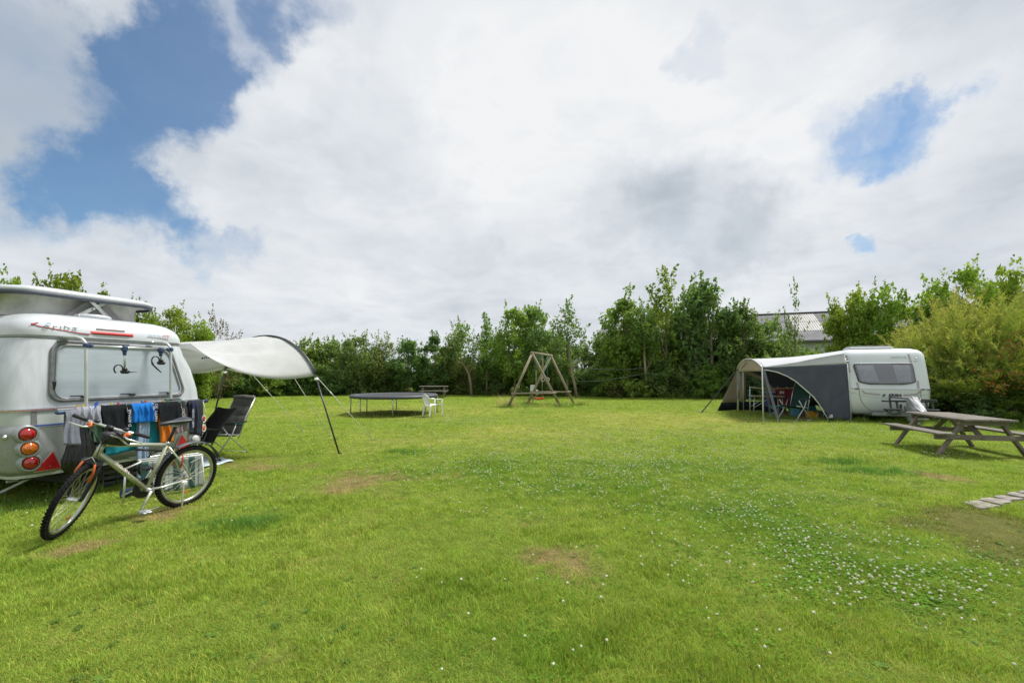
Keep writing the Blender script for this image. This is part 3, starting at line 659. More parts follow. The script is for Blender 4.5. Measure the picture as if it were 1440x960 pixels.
def make_cuttings():
    o = thing('cuttings_heap', 'rounded heap of garden cuttings and trailing greenery at the hedge foot', 'brush heap', (*gnd(882, 559).to_2d(), 0))
    r = np.random.default_rng(4); cl = []
    for i in range(60): x = r.uniform(-1.25, 1.25); h = 1.15*(1-(x/1.4)**2)**.5; cl.append((x, r.uniform(-.5, .4), h*r.uniform(.1, .9), .28))
    V, F, C = crown(9, [c for c in cl if c[0] < .1], 60, .10, BROWN, 10, .4, up=.2); V2, F2, C2 = crown(10, [c for c in cl if c[0] > -.3], 60, .13, SYC, 24, .5, up=-.2, aspect=3.)
    for nm, v, f, c in (('dead_twigs', V, F, C), ('trailing_leaves', V2, F2, C2)):
        q = bpy.data.objects.new(nm, mesh_np(nm, v, f, LEAF, c)); col.objects.link(q); q.parent = o; q['kind'] = 'stuff'
make_cuttings()
def make_wires():
    m = mk('wire', (.20, .24, .24), .6)
    for pts, lb in ([((811, 517), (845, 519), (880, 519.5), (906, 517))], 'upper slack wire between the curved trunk and the straight trunk'), ([((811, 536), (840, 536), (872, 531.5), (906, 525))], 'lower slack wire between the curved trunk and the straight trunk'), ([((908, 524), (935, 527.5), (965, 530), (1001, 534)), ], 'wire running from the straight trunk towards the awning'):
        D = 28.0; W = [at(x, y, D) for x, y in pts[0]]
        mb = MB(); mb.tube(W, .013, 5); tag(mb.build('fence_wire', m), lb, 'wire', 'wires strung between the trunks')
make_wires()
# ------------------------------------------------------------------ feathery bushes on the right
FEA = mk_leaf('feather_leaf', .45, .15)
def feather_mesh(seed, n, H, rx, cols, tip):
    r = np.random.default_rng(seed); Vs = []; Cs = []
    for i in range(n):
        a = r.uniform(0, 6.28); q = math.sqrt(r.uniform(.0, 1)); bx, by = math.cos(a)*q*rx*.45, math.sin(a)*q*rx*.45
        lean = q*r.uniform(.5, 1.05); hh = H*(1-.42*q*q)*r.uniform(.72, 1.06)
        top = np.array((bx+math.cos(a)*lean*rx*.75+r.normal()*.2, by+math.sin(a)*lean*rx*.75+r.normal()*.2, hh)); b0 = np.array((bx, by, .05)); midp = b0*.5+top*.5+np.array((-math.cos(a)*.12, -math.sin(a)*.12, .35))
        side = r.uniform(0, 6.28); droop = np.array((math.cos(side)*.22+.16, math.sin(side)*.22, -.08))
        m = 95; t = r.uniform(.18, 1, m)**.75; t = np.sort(t)[:, None]
        c = (1-t)**2*b0+2*t*(1-t)*midp+t**2*(top+droop*t**3)
        d = 2*(1-t)*(midp-b0)+2*t*(top-midp); d /= np.linalg.norm(d, axis=1, keepdims=True)
        off = r.normal(size=(m, 3)); off -= (off*d).sum(1, keepdims=True)*d; c = c+off*(.16*(1.12-t))
        dirv = d*.9+off*.55; dirv /= np.linalg.norm(dirv, axis=1, keepdims=True)
        wv = np.cross(dirv, r.normal(size=(m, 3))); wv /= np.linalg.norm(wv, axis=1, keepdims=True)
        L = r.uniform(.12, .24, m)[:, None]; W = r.uniform(.007, .014, m)[:, None]
        V = np.stack([c-dirv*L*.4-wv*W*.4, c+wv*W-dirv*L*.1, c+dirv*L*.6, c-wv*W-dirv*L*.1], 1).reshape(-1, 3)
        w = np.clip(r.uniform(0, 1)*.5+r.uniform(0, .5, m), 0, 1)[:, None]; colr = np.array(cols[0])*(1-w)+np.array(cols[1])*w
        pk = np.clip((t-.80)/.2, 0, 1)*r.uniform(.2, 1.0)*.7; colr = colr*(1-pk)+np.array(tip)*pk
        Vs.append(V); Cs.append(np.repeat(colr, 4, 0))
    V = np.concatenate(Vs); return V, np.arange(len(V)).reshape(-1, 4), np.concatenate(Cs)
def stem_mesh(seed, n, H, rx):
    r = random.Random(seed); mb = MB()
    for i in range(n):
        a = r.uniform(0, 6.28); q = math.sqrt(r.random()); b = Vector((math.cos(a)*q*rx*.3, math.sin(a)*q*rx*.3, -.05)); e = Vector((math.cos(a)*q*rx*.9, math.sin(a)*q*rx*.9, H*(.85-.4*q)))
        mb.tube([b, b.lerp(e, .5)+Vector((0, 0, .25)), e], [.035, .025, .006], 5)
    return mb
def make_feather():
    cols = ((.18, .265, .045), (.39, .46, .105)); gr = ((.075, .135, .026), (.16, .22, .042)); tip = (.50, .40, .20)
    V = [(feather_mesh(1, 330, 1., 1., cols, tip)), (feather_mesh(2, 330, 1., 1., cols, tip)), feather_mesh(3, 280, 1., 1., gr, (.2, .2, .07))]
    # meshes are generated at real size per bush so the sprays keep their thickness
    for i, (px, D, ty, rx, cs, tp, n, lb) in enumerate((
        (1300, 17.6, 448, 1.0, cols, tip, 220, 'feathery yellow green bush nearest the right side of the white caravan'),
        (1355, 16.6, 402, 1.75, cols, tip, 360, 'broad feathery yellow bush with pinkish tips right of the white caravan'),
        (1412, 15.6, 402, 1.9, cols, tip, 360, 'tall feathery yellow bush above the far end of the near picnic table'),
        (1490, 14.6, 396, 2.0, cols, tip, 300, 'feathery yellow bush cut by the right edge of the picture'),
        (1338, 15.4, 512, 1.25, gr, (.2, .2, .07), 190, 'greener feathery shrub in the shade right of the white caravan'),
        (1408, 14.2, 486, 1.3, gr, (.2, .2, .07), 200, 'greener feathery shrub behind the near picnic table'),
        (1465, 13.4, 480, 1.2, gr, (.34, .16, .06), 170, 'greener feathery shrub at the right edge with rusty sprays'))):
        p = at(px, 524, D); Ht = EYE+(524-ty)/640.*D
        V, F, C = feather_mesh(30+i, n, Ht, rx*1.3, cs, tp)
        o = thing('feathery_bush', lb, 'bush', (p.x, D, 0), 0, 'feathery bushes on the right')
        c = bpy.data.objects.new('sprays', mesh_np('sprays', V, F, FEA, C)); col.objects.link(c); c.parent = o
        stem_mesh(i, 26, Ht, rx).build('stems', BARKD, o)
    for i, (px, D, ty, hw, lb) in enumerate(((1335, 14.9, 548, 36, 'low dark shrub at the foot of the feathery bushes beside the white caravan'), (1392, 13.9, 545, 36, 'low dark shrub behind the far seat of the near picnic table'), (1428, 13.3, 556, 30, 'light green leafy shrub low at the right edge'), (1480, 13.2, 520, 50, 'dark shrub at the right edge behind the near picnic table'), (1300, 16, 520, 40, 'dark shrub hidden between the white caravan and the feathery bushes'), (1360, 16.5, 500, 60, 'dense dark shrub inside the feathery bushes'), (1440, 15.5, 490, 60, 'dense dark shrub behind the rusty sprays'))):
        plant('shrub' if i != 2 else 'near', i % 4 if i != 2 else 0, px, D, ty, hw, 'hedge_shrub', lb, 'shrub', G_SHRUB)
    r = np.random.default_rng(8)
    for (px, py, D, s, lb) in ((1407, 541, 12.9, .42, 'patch of rusty brown dead leaves low in the feathery bushes'), (1432, 492, 12.6, .36, 'orange brown spray of dead leaves at the right edge of the bushes')):
        c = at(px, py, D); cl = [(r.normal(0, s*.5), r.normal(0, .2), r.normal(0, s*.35), .2) for _ in range(9)]; V, F, C = crown(int(px), cl, 22, .030, ((.11, .05, .02), (.19, .085, .034)), 12, .3, aspect=3.4)
        o = bpy.data.objects.new('dead_spray', mesh_np('dead_spray', V, F, LEAF, C)); col.objects.link(o); o.location = c; tag(o, lb, 'dead branch', None, 'stuff')
make_feather()
# ------------------------------------------------------------------ barn
SKYL = {(8, 0), (8, 1)}
def make_barn():
    mr = mk('fibre_cement', (.15, .15, .155), .85, var=.2, scale=.8, c2=(.22, .22, .22), detail=8); mw = mk('barn_wall', (.46, .48, .50), .7, var=.06); ms = mk('skylight', (.27, .265, .25), .5, var=.15, scale=2); md = mk('barn_trim', (.10, .10, .11), .7)
    A = Vector((10.0, 49.0, 0)); u = Vector((.93, -.37, 0)).normalized(); n = Vector((-u.y, u.x, 0))*-1; L = 34.; zr = 7.05; ze = 4.25; run = 6.2
    o = thing('barn', 'grey corrugated roofed barn with white wall behind the hedge', 'barn', A, math.atan2(u.y, u.x))
    # local: x along the ridge, y towards the back, so the front slope falls to y=-run
    ns = 3; wave = .177
    sheet_w = 1.06; nx = int(L/sheet_w); per = 12
    def slope(side, x0, x1, t0, t1, lift):
        mb = MB(); k = max(2, int((x1-x0)/wave*4)+1)
        def fn(a, b):
            x = x0+(x1-x0)*a; t = t0+(t1-t0)*b
            return (x, side*run*t, zr-(zr-ze)*t+.028*math.cos(2*math.pi*x/wave)+lift+(.012 if b > .5 else -.0)*0)
        return mb.grid(fn, k, 2)
    rows = [(0, .36), (.34, .70), (.68, 1.03)]
    sky = {(6, 0), (6, 1), (7, 1), (13, 0), (13, 1), (20, 1), (14, 0)}
    for ri, (t0, t1) in enumerate(rows):
        for c in range(int(L/2.12)):
            x0 = c*2.12
            slope(-1, x0-.02, x0+2.12+.02, t0, t1, .05*(2-ri)*.4+(.004 if c % 2 else 0)).build('roof_sheet', ms if (c, ri) in SKYL else mr, o)
    slope(1, 0, L, 0, 1.03, 0).build('back_slope', mr, o)
    mb = MB(); mb.box((L/2, 0, zr+.06), (L, .5, .10), bev=.04); mb.build('ridge_cap', md, o)
    mb = MB(); mb.box((L/2, -run-.2, ze-.16), (L, .14, .16)); mb.build('gutter', md, o)
    mb = MB(); mb.box((L/2, 0, (ze-.25)/2), (L-.6, run*2-.5, ze-.25)); mb.build('wall', mw, o)
    mb = MB(); mb.poly([(.3, -run+.3, ze-.3), (.3, run-.3, ze-.3), (.3, 0, zr-.25)], (.2, 0, 0)); mb.build('gable', mw, o)

make_barn()
# ------------------------------------------------------------------ paving stones
def make_stones():
    m = mk('concrete_slab', (.26, .235, .21), .9, var=.3, scale=9, bump=.6, bscale=50, detail=6)
    S = [((1356, 708.5), (1372, 705.5), (1404, 713.5), (1380, 718.5)), ((1374, 705), (1389, 702), (1425, 707.5), (1406, 712)), ((1398, 700.5), (1409, 698.5), (1436, 703), (1420, 706.5)), ((1414, 697), (1425, 694.6), (1452, 699.5), (1441, 702.5)), ((1429, 693.5), (1440, 691.5), (1470, 696), (1458, 699))]
    for i, q in enumerate(S):
        Q = [gnd(x, y) for x, y in q]; rr = random.Random(i+3); P = []
        for k in range(4):
            a, b = Q[k], Q[(k+1) % 4]
            for t in (0, .2, .4, .6, .8): P.append(a.lerp(b, t)+Vector((rr.uniform(-.014, .014), rr.uniform(-.014, .014), 0))*(2.2 if t == 0 else 1))
        c = sum(P, Vector())/len(P)
        mb = MB(); lo = [(p-c)*1.0+Vector((0, 0, -.03)) for p in P]; hi = [(p-c)*.97+Vector((0, 0, .028+.004*(i % 2))) for p in P]; mid = [(p-c)+Vector((0, 0, .018)) for p in P]
        mb.loft([lo, mid, hi], False, False, True); o = mb.build('paving_slab', m); o.location = c
        tag(o, ['nearest and largest worn paving slab at the left end of the row', 'second paving slab from the left end of the row', 'middle paving slab of the short row', 'fourth paving slab of the row, cut by the picture edge', 'farthest paving slab of the row at the right edge'][i], 'paving slab', 'paving slabs sunk in the grass')
make_stones()
# ------------------------------------------------------------------ shared materials of the things
WHITE = mk('white_gel_coat', (.55, .575, .60), .32, var=.03, scale=3, coat=.35)
WHITEW = mk('ribbed_white_aluminium', (.50, .53, .56), .38, var=.09, scale=4.5, coat=.2, stretch=(3, 3, .25))
GREYP = mk('grey_painted_panel', (.215, .24, .225), .35, var=.06, scale=3, coat=.25)
RUBBER = mk('black_rubber', (.014, .014, .016), .6, var=.3, scale=12)
SEAL = mk('grey_seal', (.16, .165, .17), .5, var=.15, scale=20)
ALU = mk('aluminium', (.62, .63, .64), .32, .9, var=.08, scale=10)
ALUP = mk('silver_tube', (.58, .59, .60), .35, .6, var=.08, scale=10)
STEEL = mk('galvanised_steel', (.42, .44, .44), .45, .7, var=.2, scale=14)
BLACKP = mk('black_plastic', (.011, .011, .013), .45, var=.2, scale=20)
NAVYP = mk('navy_plastic', (.025, .05, .12), .45, var=.15, scale=20)
CHROME = mk('chrome', (.75, .75, .76), .15, 1., var=.03)
REDP = mk('red_paint', (.55, .02, .015), .3, var=.1, coat=.5)
def mk_lens(name, c):
    m = bpy.data.materials.new(name); m.use_nodes = True; t = m.node_tree; N = NT(t); p = t.nodes['Principled BSDF']
    tc = N.n('ShaderNodeTexCoord').outputs['Object']; v = N.n('ShaderNodeTexVoronoi'); N.put(v.inputs['Vector'], tc); v.inputs['Scale'].default_value = 70
    N.put(p.inputs['Base Color'], N.mix(N.sstep(v.outputs['Distance'], .1, .6), tuple(min(1, x*1.35) for x in c), tuple(x*.55 for x in c)))
    p.inputs['Roughness'].default_value = .12; p.inputs['Coat Weight'].default_value = 1.; p.inputs['Coat Roughness'].default_value = .04
    return m
RLENS = mk_lens('red_lens', (.50, .012, .012)); OLENS = mk_lens('amber_lens', (.75, .17, .01)); CLENS = mk_lens('clear_lens', (.75, .76, .78))
# ------------------------------------------------------------------ the grey and white pop-up caravan on the left
CAR_O = Vector((-5.2531, 6.1495, 0)); CAR_RZ = R(72.779)
CM = Matrix.Translation(CAR_O) @ Matrix.Rotation(CAR_RZ, 4, 'Z')
def cw(x, y, z): return CM @ Vector((x, y, z))
ZS = [.34, .42, .6, .93, 1.0, 1.12, 1.3, 1.6, 1.9, 2.0]
HW = [1.06, 1.12, 1.155, 1.175, 1.18, 1.18, 1.165, 1.11, 1.01, .975]
YR = [.05, .015, .0, -.005, -.005, .0, .012, .045, .085, .10]
CR = [.16, .18, .2, .22, .22, .22, .23, .26, .30, .31]
def wall_y(z): return interp(z, ZS, YR)
def ring(z, off=0.):
    hw = interp(z, ZS, HW)+off; return [(x, y, z) for x, y in rrect(hw, wall_y(z)-off, 4.6+off, interp(z, ZS, CR)+off, 8)]
def on_wall(x, z, off=0.):
    # a point of the rear wall (flat middle plus rounded corners), moved out by off
    hw = interp(z, ZS, HW); r = interp(z, ZS, CR); y0 = wall_y(z); d = abs(x)-(hw-r)
    if d <= 0: return Vector((x, y0-off, z))
    d = min(d, r*.995); a = math.asin(d/r); rr = r+off; return Vector((math.copysign((hw-r)+rr*math.sin(a), x), y0+r-rr*math.cos(a), z))
def wall_patch(mb, pts, off, n=14, th=.0):
    """fill a polygon (x,z outline, left edge and right edge as functions of z) lying on the rear wall"""
def strip_on_wall(pts, w, off, th=.006):
    mb = MB(); L = []
    for i, (x, z) in enumerate(pts):
        a = pts[max(0, i-1)]; b = pts[min(len(pts)-1, i+1)]; d = Vector((b[0]-a[0], b[1]-a[1])).normalized(); nx, nz = -d.y*w/2, d.x*w/2
        L.append((on_wall(x-nx, z-nz, off), on_wall(x+nx, z+nz, off)))
    mb.grid(lambda u, v: L[min(len(L)-1, int(round(u*(len(L)-1))))][int(v > .5)], len(L), 2)
    return mb
def panel_on_wall(zfun, zlo, zhi, off, nz=10, nx=18, inset=None):
    mb = MB()
    def fn(u, v):
        z = zlo+(zhi-zlo)*v; x0, x1 = zfun(z); return on_wall(x0+(x1-x0)*u, z, off)
    return mb.grid(fn, nx, nz)
def make_left_caravan():
    o = thing('caravan', 'white and grey caravan with raised pop-up roof, rear window and bicycle rack on the left', 'caravan', CAR_O, CAR_RZ)
    MB().loft([ring(z) for z in (.34, .37, .42, .5, .6, .75, .93)], True, True).build('lower_panel', GREYP, o)
    MB().loft([ring(z, -.002) for z in (.93, 1.0, 1.06, 1.12)], True).build('middle_panel', mk('pale_green_white', (.47, .51, .49), .35, var=.05, scale=3, coat=.2), o)
    MB().loft([ring(z, -.004) for z in (1.12, 1.2, 1.3, 1.45, 1.6, 1.75, 1.9, 2.0)], True).build('upper_wall', WHITEW, o)
    # moulded roof shell
    RZS = [(2.0, .985, .085, .30), (2.05, .985, .085, .30), (2.09, .975, .095, .30), (2.14, .955, .115, .29), (2.19, .915, .155, .28), (2.24, .85, .225, .26), (2.275, .76, .33, .24), (2.30, .62, .50, .22), (2.315, .40, .75, .2)]
    MB().loft([[(x, y, z) for x, y in rrect(hw, yr, 4.7-yr, r, 8)] for z, hw, yr, r in RZS], True, False, True).build('roof_shell', WHITE, o)
    def roof_pt(x, z, off=.004):
        yr = interp(z, [q[0] for q in RZS], [q[2] for q in RZS]); hw = interp(z, [q[0] for q in RZS], [q[1] for q in RZS]); return Vector((x, yr-off, z))
    def roof_xy(x, z, off=.004):
        zs_ = [q[0] for q in RZS]; hw = interp(z, zs_, [q[1] for q in RZS]); yr = interp(z, zs_, [q[2] for q in RZS]); r = interp(z, zs_, [q[3] for q in RZS]); d = abs(x)-(hw-r)
        if d <= 0: return Vector((x, yr-off, z))
        a = math.asin(min(.99, d/r)); return Vector((math.copysign((hw-r)+(r+off)*math.sin(a), x), yr+r-(r+off)*math.cos(a), z))
    # gutter rails, belt rail, blue line, lower trim
    for nm, z, off, h, m in (('gutter_rail', 2.005, .012, .022, ALUP), ('gutter_rail', 1.972, .006, .014, SEAL), ('belt_rail', 1.12, .016, .03, ALU), ('belt_insert', 1.118, .0185, .009, mk('red_trim', (.30, .06, .06), .5)), ('bottom_trim', .355, .012, .035, mk('pale_trim', (.50, .52, .49), .35, .3)), ('stripe_trim', .918, .003, .008, ALUP)):
        A = ring(z, off); MB().loft([[(x, y, z-h/2) for x, y, _ in ring(z, off-.012)], [(x, y, z-h/2) for x, y, _ in A], [(x, y, z+h/2) for x, y, _ in A], [(x, y, z+h/2) for x, y, _ in ring(z, off-.012)]], False).build(nm, m, o)
    strip_on_wall([(-.93+.06*i, .936) for i in range(28)], .018, .004).build('blue_stripe', mk('blue_tape', (.05, .10, .32), .4), o)
    # vertical joint strips on the middle panel
    for x in (-.93, .93): strip_on_wall([(x, .94), (x, 1.10)], .05, .006).build('joint_strip', SEAL, o)
    # number plate recess strip + rear window
    def wx(z, g=0.):
        t = (z-1.22)/(1.91-1.22); return -.785-g+.065*t, .845+g-.17*t
    def rounded_window(z0, z1, g, r, off, m, nm, par):
        mb = MB(); nz = 22; rows = []
        for i in range(nz+1):
            z = z0+(z1-z0)*(.5-.5*math.cos(math.pi*i/nz)); e = min(z-z0, z1-z); k = r-math.sqrt(max(0, r*r-(r-e)**2)) if e < r else 0; x0, x1 = wx(z, g); rows.append((z, x0+k, x1-k))
        mb.grid(lambda u, v: on_wall(rows[int(round(v*nz))][1]+(rows[int(round(v*nz))][2]-rows[int(round(v*nz))][1])*u, rows[int(round(v*nz))][0], off), 24, nz+1)
        outl = [on_wall(r_[1], r_[0], off) for r_ in rows]+[on_wall(r_[2], r_[0], off) for r_ in reversed(rows)]
        return mb.build(nm, m, par), outl
    BL = mk('window_blind', (.34, .39, .43), .55, var=.05, scale=2, coat=.7, stretch=(1, 1, 6))
    win, ol = rounded_window(1.215, 1.915, .0, .12, .008, BL, 'window', o)
    MB().tube(ol, .021, 8, closed=True).build('frame', SEAL, win)
    _, ol2 = MB(), [p.lerp(Vector((.03, .05, 1.56)), .055)+Vector((0, -.014, 0)) for p in ol]
    MB().tube(ol2, .009, 6, closed=True).build('frame_lip', mk('pale_grey_lip', (.40, .41, .42), .4), win)
    MB().box(on_wall(-.28, 1.935, .02), (.80, .03, .03), bev=.01).build('top_rail', SEAL, win)
    for x in (-.45, .10, .60):
        mb = MB(); c = on_wall(x, 1.255, .03); mb.box(c, (.075, .03, .028), bev=.008); mb.box(c+Vector((-.085, -.005, .01)), (.13, .014, .016), bev=.005); mb.build('latch', BLACKP, win)
    mb = MB(); mb.box(on_wall(-.74, 1.40, .02), (.04, .02, .10), bev=.008); mb.build('latch', BLACKP, win)
    # high brake light, lettering
    RED = REDP
    mb = MB(); n = 14
    mb.grid(lambda u, v: roof_pt(-.32+.50*u, 2.048+.042*v, .018*(1-abs(2*v-1)**3)*(1-abs(2*u-1)**8)+.004), 20, 6); mb.build('high_brake_light', mk('brake_light_red', (.50, .03, .03), .5, var=.08), o)
    mb = MB(); mb.box(roof_pt(-.08, 2.128, .004), (.34, .03, .02), bev=.008); mb.build('light_housing', WHITE, o)
    pale = mk('pale_blue_print', (.36, .46, .58), .4); rp = mk('red_print', (.50, .06, .08), .4); gp = mk('grey_print', (.45, .45, .52), .4)
    Mx = lambda x, z, off=.006: basis((1, 0, 0), (0, .55, 1), roof_pt(x, z, off))
    for ch, x in zip('eriba', (-.745, -.675, -.62, -.56, -.48)):
        c_ = roof_xy(x, 2.142, .032); tx = roof_xy(x+.02, 2.138, .012)-roof_xy(x-.02, 2.138, .012); ty = roof_xy(x, 2.185, .012)-roof_xy(x, 2.105, .012)
        text('lettering', ch, .11, pale, o, basis(tx, ty, c_), .2, sx=1.3, extrude=.004)
    mb = MB(); P = [roof_xy(-.86+.52*t, 2.125-.085*t**.6, .006) for t in np.linspace(0, 1, 12)]; mb.tube(P, .005, 4); mb.tube([roof_xy(-.86+.05*t, 2.125+.022*t, .006) for t in np.linspace(0, 1, 5)], .005, 4); mb.ball(roof_xy(-.85, 2.125, .004), (.022, .006, .014)); mb.build('emblem', rp, o)
    mb = MB(); mb.tube([roof_pt(-.55+.26*t, 2.062-.01*t, .005) for t in (0, .5, 1)], .003, 4); mb.tube([roof_pt(.36+.3*t, 2.062-.012*t*t, .005) for t in (0, .5, 1)], .003, 4); mb.build('emblem_line', gp, o)
    text('lettering', 'GT', .06, rp, o, Mx(.63, 2.088, .01), .1, sx=1.3)
    text('lettering', 'TRITON', .042, pale, o, Mx(.47, 2.085, .008), .2, sx=1.2)
    # roof vent dome
    MB().lathe([(.20, 0), (.215, .02), (.20, .045), (.14, .058), (0, .062)], 24, (.02, .66, 2.298), smooth=True).build('roof_vent', WHITE, o)
    # pop-up roof
    po = MB()
    L = [(2.62, 1.0, .0), (2.66, .985, .02), (2.675, .93, .08), (2.69, .75, .25), (2.70, .4, .6)]
    def popring(z, k, ins, bow=.10):
        P = []
        for x, y in rrect(.92-ins, .62+ins, 3.7-ins, .26, 8): P.append((x, y-(bow*(1-(x/.92)**2) if y < 1.5 else 0), z-.03*(x/.92)**2))
        return P
    po.loft([popring(2.575, 1, .02), popring(2.60, 1, 0), popring(2.635, 1, .005), popring(2.655, 1, .04), popring(2.668, 1, .12), popring(2.675, 1, .4)], True, True, True)
    lid = po.build('pop_up_roof', WHITE, o)
    MB().loft([popring(2.545, 1, .03), popring(2.545, 1, .006), popring(2.598, 1, -.004), popring(2.60, 1, .03)], True).build('rubber_edge', mk('dark_blue_seal', (.07, .08, .11), .6), lid)
    FAB = mk('grey_bellows', (.62, .61, .60), .85, var=.18, scale=5, bump=.4, bscale=25, trans=.25)
    def bel(u, v):
        P = popring(2.30+(2.56-2.30)*v, 1, .14+.03*math.sin(math.pi*v), .06); i = int(u*len(P)) % len(P); p = P[i]; w = .012*math.sin(u*180)*math.sin(math.pi*v); return (p[0]*(1+w), p[1]-w*.6, p[2])
    MB().grid(bel, 36, 6, closeu=True).build('bellows', FAB, o)
    mb = MB(); mb.add([(-.28, .665, 2.315), (.42, .665, 2.315), (.16, .635, 2.53), (-.06, .635, 2.53)], [(0, 1, 2, 3)]); mb.build('bellows_gusset', mk('dark_bellows', (.26, .25, .26), .9, trans=.2), o)
    mb = MB(); mb.bar((-.17, .60, 2.32), (.16, .60, 2.55), .008, .045); mb.bar((.18, .585, 2.33), (-.04, .585, 2.55), .008, .045); mb.tube([(.0, .57, 2.43), (.0, .62, 2.43)], .012, 8); mb.ball((-.17, .59, 2.318), .022); mb.build('scissor_lift', STEEL, o)
    # light pods at both corners
    for sgn in (-1, 1):
        pod = MB(); rows = []
        zf = lambda z: (.50, .80)
        def edge_in(z): return interp(z, [.37, .60, .80, .90, .945], [.66, .70, .80, .87, .93])   # inner edge of the pod
        def fn(u, v):
            z = .372+.575*v; x = edge_in(z)+(1.30-edge_in(z))*u; e = min(u*5, 1)*min(v*9, 1)*min((1-v)*9, 1); e = e*e*(3-2*e)
            hw = interp(z, ZS, HW); r = interp(z, ZS, CR); s = x-(hw-r); off = .002+.028*e
            if s <= 0: p = Vector((x, wall_y(z)-off, z))
            else:
                a = min(s/r, math.pi/2); p = Vector((hw-r+(r+off)*math.sin(a), wall_y(z)+r-(r+off)*math.cos(a), z))
                if s/r > math.pi/2: p.y += (s/r-math.pi/2)*r
            p.x *= sgn; return p
        pb = pod.grid(fn, 26, 20).build('light_pod', mk('silver_pod', (.29, .31, .305), .28, .25, var=.05, coat=.4), o)
        for x, z, lens in ((.985 if sgn > 0 else 1.0, .85, RLENS), (.985, .685, OLENS), (.97, .52, RLENS if sgn < 0 else CLENS)):
            p = on_wall(x, z, .03); q = on_wall(x+.02, z, .03); q2 = on_wall(x-.02, z, .03); tx = (q-q2).normalized(); p.x *= sgn; tx.x *= sgn; nrm = Vector((tx.y, -tx.x, 0))
            if nrm.y > 0: nrm = -nrm
            nrm = (nrm+Vector((0, -.55, 0))).normalized(); tx = Vector((0, 0, 1)).cross(nrm)
            M = basis(tx, (0, 0, 1), p)
            # teardrop shaped fairing that trails outward along the corner
            mb = MB(); mb.lathe([(.112, -.03), (.105, .012), (.09, .028), (.078, .022)], 26, M=M)
            d = Vector((sgn*.12, .13, .0)); mb.tube([p+d*.15+Vector((0, .06, 0)), p+d*.8+Vector((0, .06, 0)), p+d*1.5+Vector((0, .09, -.005))], [.085, .06, .01], 14); mb.build('lamp_surround', mk('silver_pod', (0, 0, 0)), pb)
            mb = MB(); mb.lathe([(.070, .012), (.068, .03), (.056, .046), (.032, .056), (0, .06)], 24, M=M); mb.build('lamp_lens', lens, pb)
        tri = [(.925, .408), (.685, .405), (.775, .615)]
        P = [on_wall(x, z, .034) for x, z in tri]
        for p in P: p.x *= sgn
        c = sum(P, Vector())/3; rim = [c+(p-c)*1.13+Vector((0, .003, 0)) for p in P]
        tb = MB().poly(P, (0, -.008, 0)).build('reflector_triangle', mk('red_reflector', (.52, .018, .025), .35, var=.12, scale=60, coat=.4), pb)
        MB().poly(rim, (0, -.004, 0)).build('reflector_rim', mk('pale_trim', (0, 0, 0)), pb)
        mb = MB(); [mb.lathe([(.0, .004), (.006, .002), (.007, 0)], 8, M=basis((1, 0, 0), (0, 0, 1), c+Vector((0, -.010, dz)))) for dz in (.075, -.03)]; mb.build('screw', STEEL, tb)
        mb = MB(); mb.lathe([(.028, -.02), (.028, .012), (.012, .016), (.010, .008), (0, .008)], 12, M=basis((-.5*sgn, .85, 0), (0, 0, 1), on_wall(1.12, .83, .03)*1 if sgn > 0 else Vector((-on_wall(1.12, .83, .03).x, on_wall(1.12, .83, .03).y, .83)))); mb.build('fog_reflector', CHROME, pb)
    # chassis, steadies, wheels
    DARK_ = mk('chassis_paint', (.03, .03, .03), .7, var=.3)
    mb = MB(); mb.box((0, 2.3, .32), (1.9, 4.2, .05)); mb.box((.55, 2.3, .25), (.06, 4.4, .12)); mb.box((-.55, 2.3, .25), (.06, 4.4, .12)); mb.build('chassis', DARK_, o)
    for s in (-1, 1):
        mb = MB(); mb.bar((s*.78, .30, .30), (s*1.02, .72, .04), .05, .03); mb.box((s*1.02, .72, .03), (.12, .12, .03), bev=.01); mb.bar((s*.7, .25, .30), (s*1.05, .25, .30), .03, .03); mb.build('corner_steady', STEEL, o)
        w = MB(); M = Matrix.Translation((s*.98, 2.3, .32)) @ Matrix.Rotation(R(90), 4, 'Y'); w.lathe([(.18, -.09), (.27, -.10), (.315, -.07), (.32, 0), (.315, .07), (.27, .10), (.18, .09)], 30, M=M); t = w.build('wheel', RUBBER, o)
        w = MB(); w.lathe([(.185, .07), (.17, .085), (.06, .05), (0, .06)], 20, M=M if s > 0 else M @ Matrix.Rotation(R(180), 4, 'X')); w.build('hub_cap', ALUP, t)
    # bicycle carrier on the rear wall
    rk = MB()
    for x, dx in ((-.535, -.06), (.49, -.055)):
        P = [(x+.01, -.19, .66), (x, -.2, 1.1), (x, -.2, 1.6), (x-.002, -.2, 1.88), (x-.006, -.19, 1.925), (x-.02, -.16, 1.965), (x+dx*.7, -.10, 1.985), (x+dx*1.3, -.03, 1.985), (x+dx*1.6, .07, 1.985)]
        rk.tube(P, .0185, 10)
    for x in (-.525, .50): rk.tube([(x, -.2, .67), (x, -.05, .62), (x, .02, .60)], .0165, 8)
    rack = rk.build('bicycle_rack', mk('rack_tube', (.56, .57, .58), .4, .35, var=.06), o)
    MB().tube([(-.56, -.2, 1.882), (.51, -.2, 1.882)], .0155, 10).build('cross_bar', ALU, rack)
    for x in (-.535, .49, ):
        mb = MB(); mb.box((x, -.2, 1.885), (.055, .06, .062), bev=.014); mb.box((x+(.045 if x < 0 else -.045), -.2, 1.882), (.045, .05, .05), bev=.012); mb.build('clamp', NAVYP, rack)
    for x in (-.60, .40):
        mb = MB(); mb.box((x, .045, 1.985), (.075, .05, .04), bev=.008); mb.tube([(x-.045, .02, 1.99), (x+.045, .02, 1.99)], .016, 8); mb.build('gutter_clamp', CHROME, rack)
